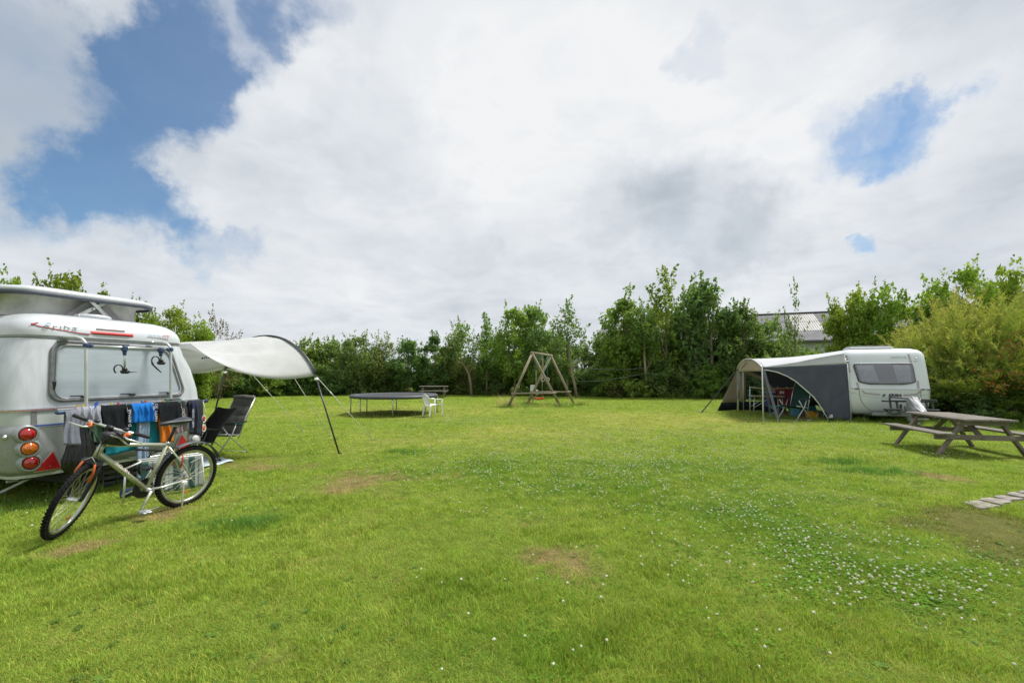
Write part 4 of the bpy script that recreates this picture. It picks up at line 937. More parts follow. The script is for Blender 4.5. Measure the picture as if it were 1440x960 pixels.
    for x, zl, side in ((-.115, 1.575, -1), (.345, 1.70, -1)):
        MB().tube([(x, -.205, 1.87), (x, -.21, zl)], .0125, 8).build('hook_arm', ALU, rack)
        mb = MB(); mb.box((x, -.205, 1.868), (.065, .065, .075), bev=.014); mb.lathe([(.03, 0), (.02, -.06), (.018, -.08)], 10, (x, -.207, 1.86)); mb.build('clamp', NAVYP, rack)
        mb = MB(); mb.box((x, -.215, zl-.012), (.10, .055, .05), bev=.014); mb.box((x-.01, -.225, zl+.022), (.055, .05, .04), bev=.012)
        C = [(x-.05+.052*math.cos(a)-.035, -.23, zl+.02+.058*math.sin(a)) for a in np.linspace(-.9, 4.1, 14)]
        mb.tube(C, .0085, 6)
        if x > 0: mb.tube([(x-.14, -.23, zl+.03), (x-.13, -.23, zl-.03), (x-.06, -.23, zl-.10), (x-.01, -.23, zl-.145)], [.009, .010, .010, .006], 6)
        else: mb.tube([(x+.04, -.235, zl-.015), (x+.13, -.24, zl-.012)], [.008, .003], 6)
        mb.build('bike_clamp', BLACKP, rack)
    # clothes rail clipped in front of the belt line
    r2 = MB(); r2.tube([(-.86, -.285, 1.122), (.94, -.285, 1.122)], .0145, 10); r2.tube([(-.5, -.285, 1.122), (-.53, -.2, 1.122)], .012, 8); r2.tube([(.52, -.285, 1.122), (.49, -.2, 1.122)], .012, 8); rail = r2.build('lower_rail', ALU, rack)
    mb = MB(); mb.box((.965, -.285, 1.118), (.05, .05, .055), bev=.01); mb.box((-.80, -.285, 1.09), (.16, .05, .045), bev=.012); mb.build('rail_end', NAVYP, rail)
    mb = MB(); mb.box((.49, -.225, 1.165), (.22, .03, .026), bev=.008); mb.build('strap', BLACKP, rack)
    # low carrier rails
    mb = MB(); mb.box((.28, -.14, .41), (.62, .05, .022), bev=.008); mb.box((.28, -.26, .40), (.62, .05, .022), bev=.008); mb.build('wheel_rail', ALU, rack)
    return o
make_left_caravan()
# ------------------------------------------------------------------ washing
def cloth_m(nm, c, var=.15, trans=.15, bump=.25): return mk(nm, c, .85, var=var, scale=10, bump=bump, bscale=70, trans=trans)
def hang(name, x0, x1, z0, zb0, zb1, m, label, cat, seed=0, y=-.285, spread=.0, folds=4, amp=.018, back=.6, taper=0., txt=None, parts=None, slant=0., rnd=0.):
    """cloth folded over the rail: front leaf down to zb0..zb1, shorter back leaf; x0,x1 at the rail"""
    r = random.Random(seed); ph = [r.uniform(0, 6.28) for _ in range(4)]; c = cw((x0+x1)/2, y, z0)
    o = thing(name, label, cat, c, CAR_RZ, 'washing hung over the rear rail of the grey caravan'); mb = MB(); xc = (x0+x1)/2
    def front(u, v):
        zb = zb0+(zb1-zb0)*u; s = v*v*.3+v*.7; z = z0+.015-(z0+.015-zb)*s
        z -= rnd*(zb0-z0)*-1*v*(1-abs(2*u-1)**2.5)*.0
        zb_r = rnd*(abs(2*u-1)**3)*v; z += zb_r
        w = 1+spread*s-taper*s; x = xc+(x0+(x1-x0)*u-xc)*w+slant*s
        f = amp*(math.sin(u*folds*6.28+ph[0]+s*1.2)+.5*math.sin(u*folds*2.3*6.28+ph[1]))*min(1, .25+s*1.6)
        x += .006*math.sin(v*9+ph[2])
        return (x-xc, -.016-.012*min(1, v*5)-abs(f)*.6+f*.7-.02*s, z-z0)
    mb.grid(front, 44, 20)
    def backf(u, v):
        z = z0+.015-(z0-zb0)*back*v; return (x0+(x1-x0)*u-xc, -.016+.034*min(1, v*4)+amp*.6*math.sin(u*folds*6.28+ph[3])*v, z-z0)
    mb.grid(backf, 30, 8)
    mb.build(parts or 'fabric', m, o, solid=.003)
    return o, xc
GREYC = cloth_m('grey_cotton', (.23, .24, .29)); LGREY = cloth_m('pale_grey_cotton', (.36, .37, .43)); BLKC = cloth_m('black_cotton', (.011, .013, .016), .25, .03); BLUC = cloth_m('bright_blue_cotton', (.02, .20, .62)); SLATE = cloth_m('slate_cotton', (.035, .042, .055), .2, .05)
TEALC = cloth_m('teal_cotton', (.02, .25, .30)); ORC = cloth_m('orange_cotton', (.66, .21, .03)); PINKC = cloth_m('floral_cotton', (.42, .32, .34), .5); JEAN = cloth_m('pale_blue_cotton', (.33, .43, .56), .2, .2); NAVYB = cloth_m('navy_band', (.035, .04, .10))
BINB = mk('black_bin_bag', (.008, .008, .008), .3, var=.3, scale=14, bump=.5, bscale=9)
WPRINT = mk('white_print', (.62, .63, .68), .7)
def band(o, xc, z0, x0, x1, zb, body, size, mb_mat=NAVYB, z_top=.0):
    mb = MB(); mb.grid(lambda u, v: (x0+(x1-x0)*u-xc+.01*math.sin(v*7), -.050-.012*math.sin(v*5), .012-(z0-zb)*v), 4, 14); b = mb.build('waistband', mb_mat, o, solid=.003)
    text('lettering', body, size, WPRINT, b, basis((0, 0, 1), (-1, 0, 0), ((x0+x1)/2-xc, -.066, -(z0-zb)*.5)), sx=1.0)
def make_washing():
    Z = 1.128
    hang('grey_leggings', -.80, -.68, Z-.03, .72, .69, GREYC, 'pale grey sock-like leggings hanging at the left end of the caravan rail', 'clothing', 1, spread=.45, folds=1, amp=.012, slant=-.02, y=-.30)
    hang('grey_shirt', -.70, -.46, Z, .93, .90, LGREY, 'crumpled light grey shirt draped over the rail behind the handlebar', 'clothing', 2, folds=3, amp=.024, slant=.01)
    o, xc = hang('black_trunks', -.44, -.155, Z, .78, .76, BLKC, 'black shorts with white lettered waistband left of the blue shorts', 'clothing', 3, folds=1, amp=.012, slant=.02)
    band(o, xc, Z, -.17, -.115, .80, 'D AMMAR', .05, BLKC)
    o, xc = hang('blue_trunks', -.11, .165, Z, .895, .885, BLUC, 'bright blue shorts with dark waistband on the caravan rail', 'clothing', 4, folds=3.6, amp=.022)
    band(o, xc, Z, .16, .212, .885, 'HAPPY  SO', .05)
    o, xc = hang('black_trunks', .222, .53, Z, .85, .86, BLKC, 'black shorts hanging above the bicycle saddle', 'clothing', 5, folds=1, amp=.012, slant=.02, back=.9)
    band(o, xc, Z, .535, .59, .80, 'BOSO', .055, SLATE)
    o, xc = hang('slate_leggings', .665, .90, Z, .66, .60, SLATE, 'dark slate leggings at the right end of the caravan rail', 'clothing', 6, folds=1.6, amp=.016, taper=.15, slant=-.02)
    band(o, xc, Z, .685, .735, .63, 'HAPPY SOCKS', .042, NAVYB)
    hang('floral_cloth', .56, .68, Z-.05, .84, .82, PINKC, 'small pinkish floral cloth between the black shorts and the slate leggings', 'clothing', 7, y=-.24, folds=2)
    hang('teal_towel', -.36, .42, .98, .50, .56, TEALC, 'large teal beach towel hanging below the blue shorts', 'towel', 8, y=-.20, folds=2.4, amp=.02)
    hang('orange_towel', .26, .46, .98, .57, .565, ORC, 'orange towel hanging under the black shorts beside the saddle', 'towel', 9, y=-.25, folds=1.7, amp=.022)
    hang('pink_cloth', .44, .68, .90, .66, .70, PINKC, 'faded pink cloth showing behind the bicycle saddle', 'towel', 10, y=-.22, folds=3)
    hang('pale_blue_trousers', .0, .135, .99, .12, .10, JEAN, 'long pale blue trousers hanging to the grass behind the top tube', 'clothing', 11, y=-.27, folds=1.6, amp=.02, spread=.25, slant=-.05)
    hang('green_bag', -.56, -.41, .97, .69, .70, mk('green_bag_cloth', (.08, .17, .10), .7, trans=.2), 'green cloth bag hanging behind the front of the bicycle', 'bag', 12, y=-.24, folds=1, amp=.01)
    hang('navy_bag', -.42, -.30, .80, .50, .50, cloth_m('navy_cloth', (.012, .022, .10)), 'navy blue bag behind the bicycle head tube', 'bag', 13, y=-.17, folds=1, amp=.01)
    # bin bag
    o = thing('bin_bag', 'black plastic bin bag hanging beside the left light pod', 'bag', cw(-.60, -.27, 1.0), CAR_RZ); r = random.Random(3); mb = MB()
    zs = [(0.02, .055), (-.03, .05), (-.08, .06), (-.2, .105), (-.34, .14), (-.48, .165), (-.57, .165), (-.625, .13), (-.65, .05)]
    rings = []
    for i, (z, rad) in enumerate(zs):
        P = []
        for k in range(40): a = 2*math.pi*k/40; w = 1+.13*math.sin(k*.9*2.0+z*3)*(1 if i > 1 else .4)+.07*math.sin(k*2.7+z*14+1); P.append((-.05*(-z)+math.cos(a)*rad*w*.92, math.sin(a)*rad*w*.62+.02, z+.02*math.sin(k*1.3)*(.3 if i < 7 else 1)))
        rings.append(P)
    mb.loft(rings, True, True); mb.build('bag', BINB, o); mb = MB(); mb.tube([(-.03, 0, .02), (-.05, .0, .09), (0, -.0, .12), (.04, 0, .08), (.03, 0, .02)], .008, 6); mb.build('tie', BINB, o)
    # swimming goggles
    o = thing('swim_goggles', 'red and orange swimming goggles dangling from the right end of the rail', 'goggles', cw(.90, -.30, .82), CAR_RZ); mb = MB()
    for z, c in ((.03, mk('goggle_red', (.55, .03, .03), .25, coat=.5)), (-.11, mk('goggle_orange', (.75, .16, .02), .25, coat=.5))):
        q = MB(); q.ball((0, -.01, z), (.026, .02, .045)); q.build('lens', c, o); mb.tube([(.03*math.cos(a), -.018, z+.052*math.sin(a)) for a in np.linspace(0, 6.28, 17)], .007, 6)
    mb.tube([(.0, 0, .30), (.03, -.01, .16), (.03, -.01, .08)], .005, 5); mb.tube([(.0, -.01, -.02), (.0, -.01, -.06)], .006, 5); mb.tube([(.0, -.01, -.16), (-.02, 0, -.24)], .005, 5); mb.build('strap', mk('goggle_strap', (.7, .71, .72), .5), o)
    # pegs
    Y = mk('yellow_plastic', (.62, .42, .02), .45); B = mk('blue_plastic', (.02, .10, .42), .45); RD = mk('red_plastic', (.5, .04, .05), .45); GN = mk('green_plastic', (.03, .30, .17), .45); LY = mk('lemon_plastic', (.70, .60, .08), .45)
    for x, m, tl, lb in ((-.675, Y, 0, 'yellow clothes peg, leftmost on the rail'), (-.618, LY, .2, 'pale yellow clothes peg beside the leftmost yellow one'), (-.50, B, .5, 'large tilted blue clothes peg on the light grey shirt'), (-.315, LY, 0, 'lemon yellow clothes peg on the left black shorts'), (-.24, RD, .1, 'small red clothes peg on the left black shorts'),
                         (.05, B, -.2, 'small blue clothes peg on the blue shorts'), (.078, RD, .25, 'small red clothes peg on the blue shorts'), (.325, Y, 0, 'yellow clothes peg on the right black shorts'), (.385, GN, 0, 'green clothes peg on the right black shorts'), (.565, GN, .2, 'green clothes peg at the waistband of the right black shorts')):
        big = 1.7 if 'large' in lb else 1.0
        o = thing('clothes_peg', lb, 'clothes peg', cw(x, -.287, Z+.008), CAR_RZ, 'plastic clothes pegs along the rail'); o.rotation_euler = (0, tl, CAR_RZ)
        for sy in (-1, 1):
            mb = MB(); mb.bar((0, sy*.014-.008*(big-1), -.034*big), (0, sy*.011-.008*(big-1), .038*big), .013*big, .0075*big, (1, 0, 0)); mb.build('jaw', m, o)
make_washing()
# ------------------------------------------------------------------ sun canopy on the caravan's right side
def make_canopy():
    CAN = mk('canopy_cloth', (.74, .745, .75), .8, var=.04, scale=4, bump=.15, bscale=120, trans=.5)
    o = thing('sun_canopy', 'off white sun canopy with dark arched pole fixed to the side of the grey caravan', 'awning', CAR_O, CAR_RZ)
    def arch(v):   # outer bow, from the near leg top (v=0) to the far leg top (v=1)
        y = -.55+2.28*v; z = 1.50+.14*v+.72*(1-abs(2*v-1)**2.15)**.78; return Vector((3.02, y, z))
    def rail(v): return Vector((.985, .06+2.6*v, 2.0+.005))
    def fab(u, v):
        a = arch(v); b = rail(v); p = b.lerp(a, u); s = 4*u*(1-u)
        e = abs(2*v-1); ctr = b.lerp(a, u)
        p.z -= s*(.06+.20*e**2.2); p.y += (-(1 if v > .5 else -1))*s*.13*e**2
        wr = .030*math.sin(v*31+u*5+1.5*math.sin(u*4))*(u*(1-u)*4)**.7+.018*math.sin(v*57-u*6+2*math.sin(v*9))*u**.6*(1-u)*2.5; p.z += wr*(1-e**4); p.y += wr*.5
        return p
    MB().grid(fab, 40, 56).build('cloth', CAN, o, solid=.002)
    DKP = mk('dark_pole', (.035, .038, .045), .4, .3)
    MB().tube([arch(t)+Vector((.015, 0, .005)) for t in np.linspace(.0, 1, 36)], .021, 8).build('bow', DKP, o)
    mb = MB(); mb.grid(lambda u, v: arch(v)+Vector((-.04+.075*u, 0, .014)), 3, 40); mb.build('bow_sleeve', mk('dark_sleeve', (.07, .075, .09), .8), o, solid=.003)
    for a, b in ((arch(0), (3.02, -1.12, 0)), (arch(1), (3.02, 2.26, 0))):
        mb = MB(); mb.tube([a, Vector(b)+Vector((0, 0, -.05))], .0155, 8); mb.tube([Vector(b), Vector(b)+Vector((0, 0, .03))], .025, 8); mb.build('leg', DKP, o)
        mb = MB(); q = Vector(a).lerp(Vector(b), .05); mb.box(q, (.10, .06, .05), bev=.015); mb.build('leg_clamp', mk('white_plastic', (.7, .71, .72), .4), o)
    inv = CM.inverted(); GU = mk('guy_line', (.62, .62, .56), .7)
    for pts in ([arch(1), inv @ at(356, 528, 10.3), inv @ gnd(428, 608)], [arch(.51), inv @ gnd(465, 613)], [arch(0), inv @ gnd(525, 619)]):
        MB().tube(pts, .0075, 5).build('guy_line', GU, o); e = Vector(pts[-1]); mb = MB(); mb.tube([e+Vector((-.02, 0, .06)), e+Vector((.02, 0, -.08))], .006, 5); mb.build('tent_peg', STEEL, o)
        p = Vector(pts[-2]).lerp(e, .22); q = Vector(pts[-2]).lerp(e, .26); MB().tube([p, q], .013, 6).build('line_slider', mk('white_plastic', (0, 0, 0)), o)
    # maker's mark printed on the hanging flap (a little mountain outline over a short word)
    P = fab(.80, .93); X = (fab(.80, .90)-fab(.80, .96)).normalized(); Uu = (fab(.9, .93)-fab(.7, .93)).normalized()
    INK = mk('black_print', (.05, .05, .05), .8)
    nr = X.cross(Uu).normalized()
    if nr.z > 0: nr = -nr
    mb = MB(); c = fab(.78, .88)+nr*.006; w = (fab(.86, .88)-fab(.70, .88)).normalized(); h = (fab(.78, .80)-fab(.78, .95)).normalized()
    mb.tube([c-w*.10, c-w*.04+h*.045, c, c+w*.05+h*.03, c+w*.11], .006, 5); mb.build('emblem', INK, o)
    q = MB(); [q.tube([c-h*.05+w*(-.13+.04*i), c-h*(.035 if i % 3 else .015)+w*(-.125+.04*i)], .012, 5) for i in range(7)]; q.build('lettering', INK, o)
make_canopy()
# ------------------------------------------------------------------ bicycle
def make_bicycle():
    o = thing('bicycle', 'olive and silver mountain bike with orange brakes leaning on its kickstand', 'bicycle', (-3.841, 5.32, -.012))
    o.rotation_euler = (Matrix.Rotation(R(253.27), 3, 'Z') @ Matrix.Rotation(R(-10.02), 3, 'X')).to_euler(); o.scale = (1.078,)*3
    FR = mk('olive_silver_paint', (.40, .42, .28), .28, .35, var=.06, scale=4, coat=.5, c2=(.46, .48, .34)); OR = mk('orange_anodised', (.62, .13, .03), .35, .2, coat=.2); TY = mk('tyre_rubber', (.013, .013, .014), .75, var=.3, scale=30); SPK = mk('spoke', (.62, .60, .48), .4, .5)
    FRL = mk('silver_paint', (.52, .53, .46), .28, .4, coat=.4)
    rh = Vector((0, 0, .339)); bb = Vector((.416, 0, .297)); st = Vector((.267, 0, .727)); ht = Vector((.837, 0, .842)); hb = Vector((.892, 0, .713))
    def T(a, b, r, n=12, m=FR, nm='tube'): return MB().tube([a, b], r, n)
    fr = MB(); fr.tube([ht+(hb-ht)*-.03, hb+(hb-ht)*.05], .0245, 14); fr.build('head_tube', FR, o)
    dt = MB().tube([ht.lerp(hb, .72), bb+Vector((.012, 0, .012))], [.024, .0225], 14).build('down_tube', FR, o)
    MB().tube([ht.lerp(hb, .2), st+Vector((.0, 0, .0))], [.0195, .0175], 12).build('top_tube', FRL, o)
    MB().tube([bb, st+(st-bb)*.06], .0175, 12).build('seat_tube', FR, o)
    for s in (-1, 1):
        MB().tube([st+Vector((-.005, s*.018, -.02)), Vector((.1, s*.055, .49)), rh+Vector((.02, s*.065, .01))], [.010, .0095, .008], 8).build('seat_stay', FR, o)
        MB().tube([bb+Vector((-.02, s*.025, 0)), Vector((.3, s*.055, .305)), rh+Vector((.0, s*.065, -.005))], [.012, .011, .009], 8).build('chain_stay', FRL, o)
    # lettering on the down tube
    d = (bb-ht.lerp(hb, .72)).normalized(); c = ht.lerp(hb, .72).lerp(bb, .40)
    pv = Vector((d.z, 0, -d.x)); pv = pv if pv.z > 0 else -pv; nv = Vector((0, .82, 0))+pv*.57; text('lettering', 'CYCLON', .05, mk('pale_pink_print', (.66, .52, .50), .5), dt, basis(d, pv*.82-Vector((0, .57, 0)), c+nv*.0255), sx=1.0)
    # crank, pedal, chain ring
    MB().tube([bb+Vector((0, -.055, 0)), bb+Vector((0, .06, 0))], .02, 12).build('bottom_bracket', STEEL, o)
    cr = bb+Vector((0, .07, 0)); ce = bb+Vector((.085, .082, -.165))
    ck = MB().tube([cr, ce], [.014, .010], 8).build('crank', FRL, o); pd = MB(); pd.box(ce+Vector((-.005, .05, -.008)), (.085, .085, .022), bev=.006); pd.tube([ce, ce+Vector((0, .10, 0))], .008, 6); pd.tube([ce+Vector((-.13, .055, .01)), ce+Vector((.06, .055, -.006))], .004, 5); pd.build('pedal', STEEL, o)
    ce2 = bb+Vector((-.085, -.082, .165)); MB().tube([bb+Vector((0, -.07, 0)), ce2], [.014, .010], 8).build('crank', FRL, o); pd = MB(); pd.box(ce2+Vector((0, -.05, 0)), (.09, .085, .022), bev=.006); pd.build('pedal', BLACKP, o)
    M = Matrix.Translation(bb+Vector((0, -.045, 0))) @ Matrix.Rotation(R(90), 4, 'X'); q = MB(); q.lathe([(.035, 0), (.093, .0), (.097, .002), (.093, .004), (.035, .004)], 36, M=M); q.build('chain_ring', BLACKP, o)
    q = MB(); q.lathe([(.02, -.02), (.045, -.01), (.05, 0), (.045, .008), (.02, .02)], 20, M=Matrix.Translation(rh+Vector((0, -.045, 0))) @ Matrix.Rotation(R(90), 4, 'X')); q.build('cassette', STEEL, o)
    q = MB(); q.tube([bb+Vector((0, -.047, .095)), rh+Vector((0, -.045, .045))], .005, 5); q.tube([bb+Vector((0, -.047, -.095)), rh+Vector((.03, -.045, -.11)), rh+Vector((.0, -.045, -.048))], .005, 5); q.build('chain', BLACKP, o)
    # saddle, post, under-tube pump, lights
    sp = MB(); sd = (st-bb).normalized(); sp.tube([st, st+sd*.205], .0145, 10); sp.build('seat_post', BLACKP, o)
    MB().tube([st+sd*.005, st+sd*.03], .021, 12).build('seat_clamp', FRL, o)
    sa = MB(); rings = []
    for x, w, z, h in ((.365, .012, .945, .02), (.35, .022, .955, .035), (.28, .026, .962, .04), (.22, .036, .966, .042), (.16, .062, .972, .045), (.10, .078, .978, .05), (.075, .072, .98, .04), (.062, .045, .98, .02)):
        rings.append([(x, w*math.cos(a)*(1 if math.sin(a) < 0 else .95), z+(h*.35 if math.sin(a) > 0 else h*.75)*math.sin(a)) for a in np.linspace(0, 2*math.pi, 18, endpoint=False)])
    sa.loft(rings, True, True, True).build('saddle', mk('saddle_vinyl', (.028, .032, .040), .45, var=.15, scale=30), o)
    q = MB(); q.tube([(.30, .018, .935), (.22, .02, .92), (.12, .03, .935)], .0035, 5); q.tube([(.30, -.018, .935), (.22, -.02, .92), (.12, -.03, .935)], .0035, 5); q.box(st+sd*.205, (.05, .04, .025), bev=.006); q.build('saddle_rail', STEEL, o)
    MB().tube([Vector((.32, .005, .676)), Vector((.57, .005, .728))], .0105, 8).build('pump', BLACKP, o)
    # kickstand
    MB().tube([(.085, .05, .318), (.09, .075, .26), (.10, .098, .10), (.103, .110, -.03)], [.013, .010, .0085, .008], 8).build('kickstand', mk('bright_alloy', (.72, .72, .70), .3, .7), o)
    q = MB(); q.box((.083, .06, .30), (.06, .05, .05), bev=.01); q.build('kickstand_mount', mk('white_plastic', (.7, .71, .72), .4), o)
    # rear brake, mudguard
    q = MB(); [q.tube([(.135, s*.055, .47), (.125, s*.055, .545), (.118, s*.045, .61)], [.010, .009, .006], 6) for s in (-1, 1)]; q.build('rear_brake', mk('red_orange_anodised', (.55, .07, .03), .35, .2), o)
    q = MB(); A = np.linspace(R(22), R(118), 26); q.grid(lambda u, v: (.372*math.cos(A[0]+(A[-1]-A[0])*u)*(-1)*-1*-1, (v-.5)*.062, .339+.372*math.sin(A[0]+(A[-1]-A[0])*u)+.010*(1-(2*v-1)**2)), 26, 5)
    q.build('mudguard', mk('mudguard_plastic', (.05, .055, .065), .4, var=.1), o, solid=.003)
    q = MB(); A2 = np.linspace(R(128), R(165), 10); q.grid(lambda u, v: (-.372*math.cos(A2[0]+(A2[-1]-A2[0])*u), (v-.5)*.062, .339+.372*math.sin(A2[0]+(A2[-1]-A2[0])*u)+.010*(1-(2*v-1)**2)), 10, 5); q.build('mudguard', mk('mudguard_plastic', (0, 0, 0)), o, solid=.003)
    # wheels
    def wheel(name, M):
        w = bpy.data.objects.new(name, None); col.objects.link(w); w.parent = o; w.matrix_local = M; w.empty_display_size = .1
        Rm = Matrix.Rotation(R(90), 4, 'X'); t = MB(); t.lathe([(.289, .014), (.300, .020), (.317, .0205), (.331, .013), (.335, 0), (.331, -.013), (.317, -.0205), (.300, -.020), (.289, -.014)], 60, M=Rm)
        for k in range(64):
            a = 2*math.pi*k/64
            for yy, da, tilt in ((-.013, 0, .5), (0, .5, 0), (.013, 0, -.5)):
                aa = a+da*2*math.pi/64; rr = .336 if yy == 0 else .331
                Mk = Matrix.Rotation(-aa, 4, 'Y') @ Matrix.Translation((rr, yy, 0)) @ Matrix.Rotation(tilt, 4, 'X'); t.box((0, 0, 0), (.008, .011, .014), 0, Mk)
        t.build('tyre', TY, w)
        r_ = MB(); r_.lathe([(.289, .013), (.282, .015), (.268, .012), (.262, .004), (.262, -.004), (.268, -.012), (.282, -.015), (.289, -.013)], 60, M=Rm); r_.build('rim', mk('polished_rim', (.50, .50, .47), .25, .8, var=.1), w)
        h = MB(); h.tube([(0, -.05, 0), (0, -.036, 0), (0, -.035, 0), (0, .035, 0), (0, .036, 0), (0, .05, 0)], [.009, .009, .024, .024, .009, .009], 12); h.build('hub', CHROME, w)
        sp = MB()
        for k in range(32):
            a = 2*math.pi*k/32; s = 1 if k % 2 else -1; off = .75*(1 if (k//2) % 2 else -1); b = a+off
            sp.tube([(.021*math.cos(b), s*.03, .021*math.sin(b)), (.264*math.cos(a), s*.004, .264*math.sin(a))], .0013, 4, cap=False)
        sp.build('spokes', SPK, w); q = MB(); q.box((0, .012, -.17), (.045, .01, .022)); q.build('wheel_reflector', mk('amber_reflector', (.6, .2, .02), .3), w)
        return w
    wheel('rear_wheel', Matrix.Translation(rh))
    ax = (ht-hb).normalized(); S = Matrix.Translation(hb) @ Matrix.Rotation(.638, 4, ax) @ Matrix.Translation(-hb)
    fh = Vector((.997, 0, .339)); wheel('front_wheel', S @ Matrix.Translation(fh))
    # fork, bars (all turned with the front wheel)
    P = lambda *a: (S @ Vector(a))[:]
    def SV(v): return S @ Vector(v)
    q = MB(); q.box((0, 0, 0), (.07, .15, .045), 0, S @ basis((1, 0, -.4), (0, 1, 0), hb-ax*.045+Vector((.01, 0, 0))), .015); q.tube([SV(hb), SV(hb-ax*.05)], .02, 10); q.build('fork_crown', BLACKP, o)
    for s in (-1, 1): MB().tube([SV(hb-ax*.035+Vector((.012, s*.062, 0))), SV((.945, s*.062, .52)), SV((.985, s*.055, .36)), SV((.997, s*.05, .339))], [.019, .018, .014, .011], 12).build('fork_leg', BLACKP, o)
    q = MB(); [q.tube([SV((.995, s*.056, .53)), SV((.982, s*.06, .61)), SV((.968, s*.045, .685))], [.013, .011, .009], 8) for s in (-1, 1)]; q.build('front_brake', OR, o)
    q = MB(); q.tube([SV((.968, .05, .69)), SV((.955, 0, .735)), SV((.968, -.05, .69))], .004, 6); q.build('brake_bridge', CHROME, o)
    stem0 = ht+ax*.02; bc = ht+ax*.15+Vector((.055, 0, 0))
    q = MB(); q.tube([SV(ht-ax*.01), SV(ht+ax*.13)], .0165, 10); q.tube([SV(ht+ax*.11), SV(bc)], .016, 10); q.tube([SV(bc+Vector((0, -.028, 0))), SV(bc+Vector((0, .028, 0)))], .021, 10); q.build('stem', BLACKP, o)
    MB().tube([SV(bc+Vector((-.028, -.295, .004))), SV(bc+Vector((-.006, -.12, 0))), SV(bc), SV(bc+Vector((-.006, .12, 0))), SV(bc+Vector((-.028, .295, .004)))], .0125, 12).build('handlebar', ALU, o)
    for s in (-1, 1):
        e = bc+Vector((-.03, s*.30, .004)); i = bc+Vector((-.016, s*.175, .002))
        MB().tube([SV(e), SV(e.lerp(i, .1)), SV(i)], [.016, .0175, .0165], 12).build('grip', RUBBER, o)
        b = bc+Vector((-.010, s*.145, .0)); q = MB(); q.box(SV(b+Vector((.012, 0, -.014))), (.045, .045, .035), bev=.01); q.tube([SV(b+Vector((.01, -s*.01, -.012))), SV(b+Vector((.05, -s*.01, -.03)))], [.017, .012], 8); q.build('brake_clamp', OR, o)
        MB().tube([SV(b+Vector((.045, -s*.012, -.028))), SV(b+Vector((.062, s*.03, -.036))), SV(b+Vector((.045, s*.14, -.040)))], [.010, .009, .007], 8).build('brake_lever', mk('bright_alloy', (0, 0, 0)), o)
        q = MB(); q.box(SV(b+Vector((.0, s*-.03, .022))), (.04, .045, .034), bev=.012); q.build('shifter', BLACKP, o)
        for k in range(2):
            f = b+Vector((.05, -s*.02, -.03)); MB().tube([SV(f), SV(bc+Vector((.12-.03*k, s*.06, -.02-.03*k))), SV(bc+Vector((.08, s*.015*(1-k), -.13))), SV((.935, s*.02, .74-.05*k)) if k == 0 else tuple(ht.lerp(st, .10)+Vector((0, s*.02, 0)))], .0032, 5).build('cable', BLACKP, o)
    # frame bag hanging under the bars
    c = ht.lerp(st, .12)+Vector((0, .045, .045)); mb = MB(); rings = []
    for t, h, w in ((-.12, .03, .02), (-.105, .052, .04), (-.05, .064, .05), (.03, .066, .052), (.085, .055, .045), (.115, .035, .025)):
        rings.append([(c.x-t, c.y+w*math.cos(a)*(abs(math.cos(a))**-.3), c.z+t*-.22+h*math.sin(a)*(abs(math.sin(a))**-.25 if abs(math.sin(a)) > .01 else 1)) for a in np.linspace(.05, 2*math.pi+.05, 20, endpoint=False)])
    bg = mb.loft(rings, True, True, True).build('handlebar_bag', mk('bag_nylon', (.022, .022, .026), .6, var=.25, scale=25, bump=.3), o)
    MB().tube([c+Vector((.09, .052, .05)), c+Vector((.02, .062, .02)), c+Vector((-.03, .062, -.035)), c+Vector((-.06, .058, -.06))], .0085, 6).build('reflective_piping', mk('reflective_strip', (.33, .34, .26), .5), bg)
    MB().tube([c+Vector((-.02, .05, .075)), c+Vector((-.09, .045, .055)), c+Vector((-.125, .03, .03))], .009, 6).build('reflective_piping', mk('white_strip', (.72, .73, .74), .5), bg)
    return o
make_bicycle()
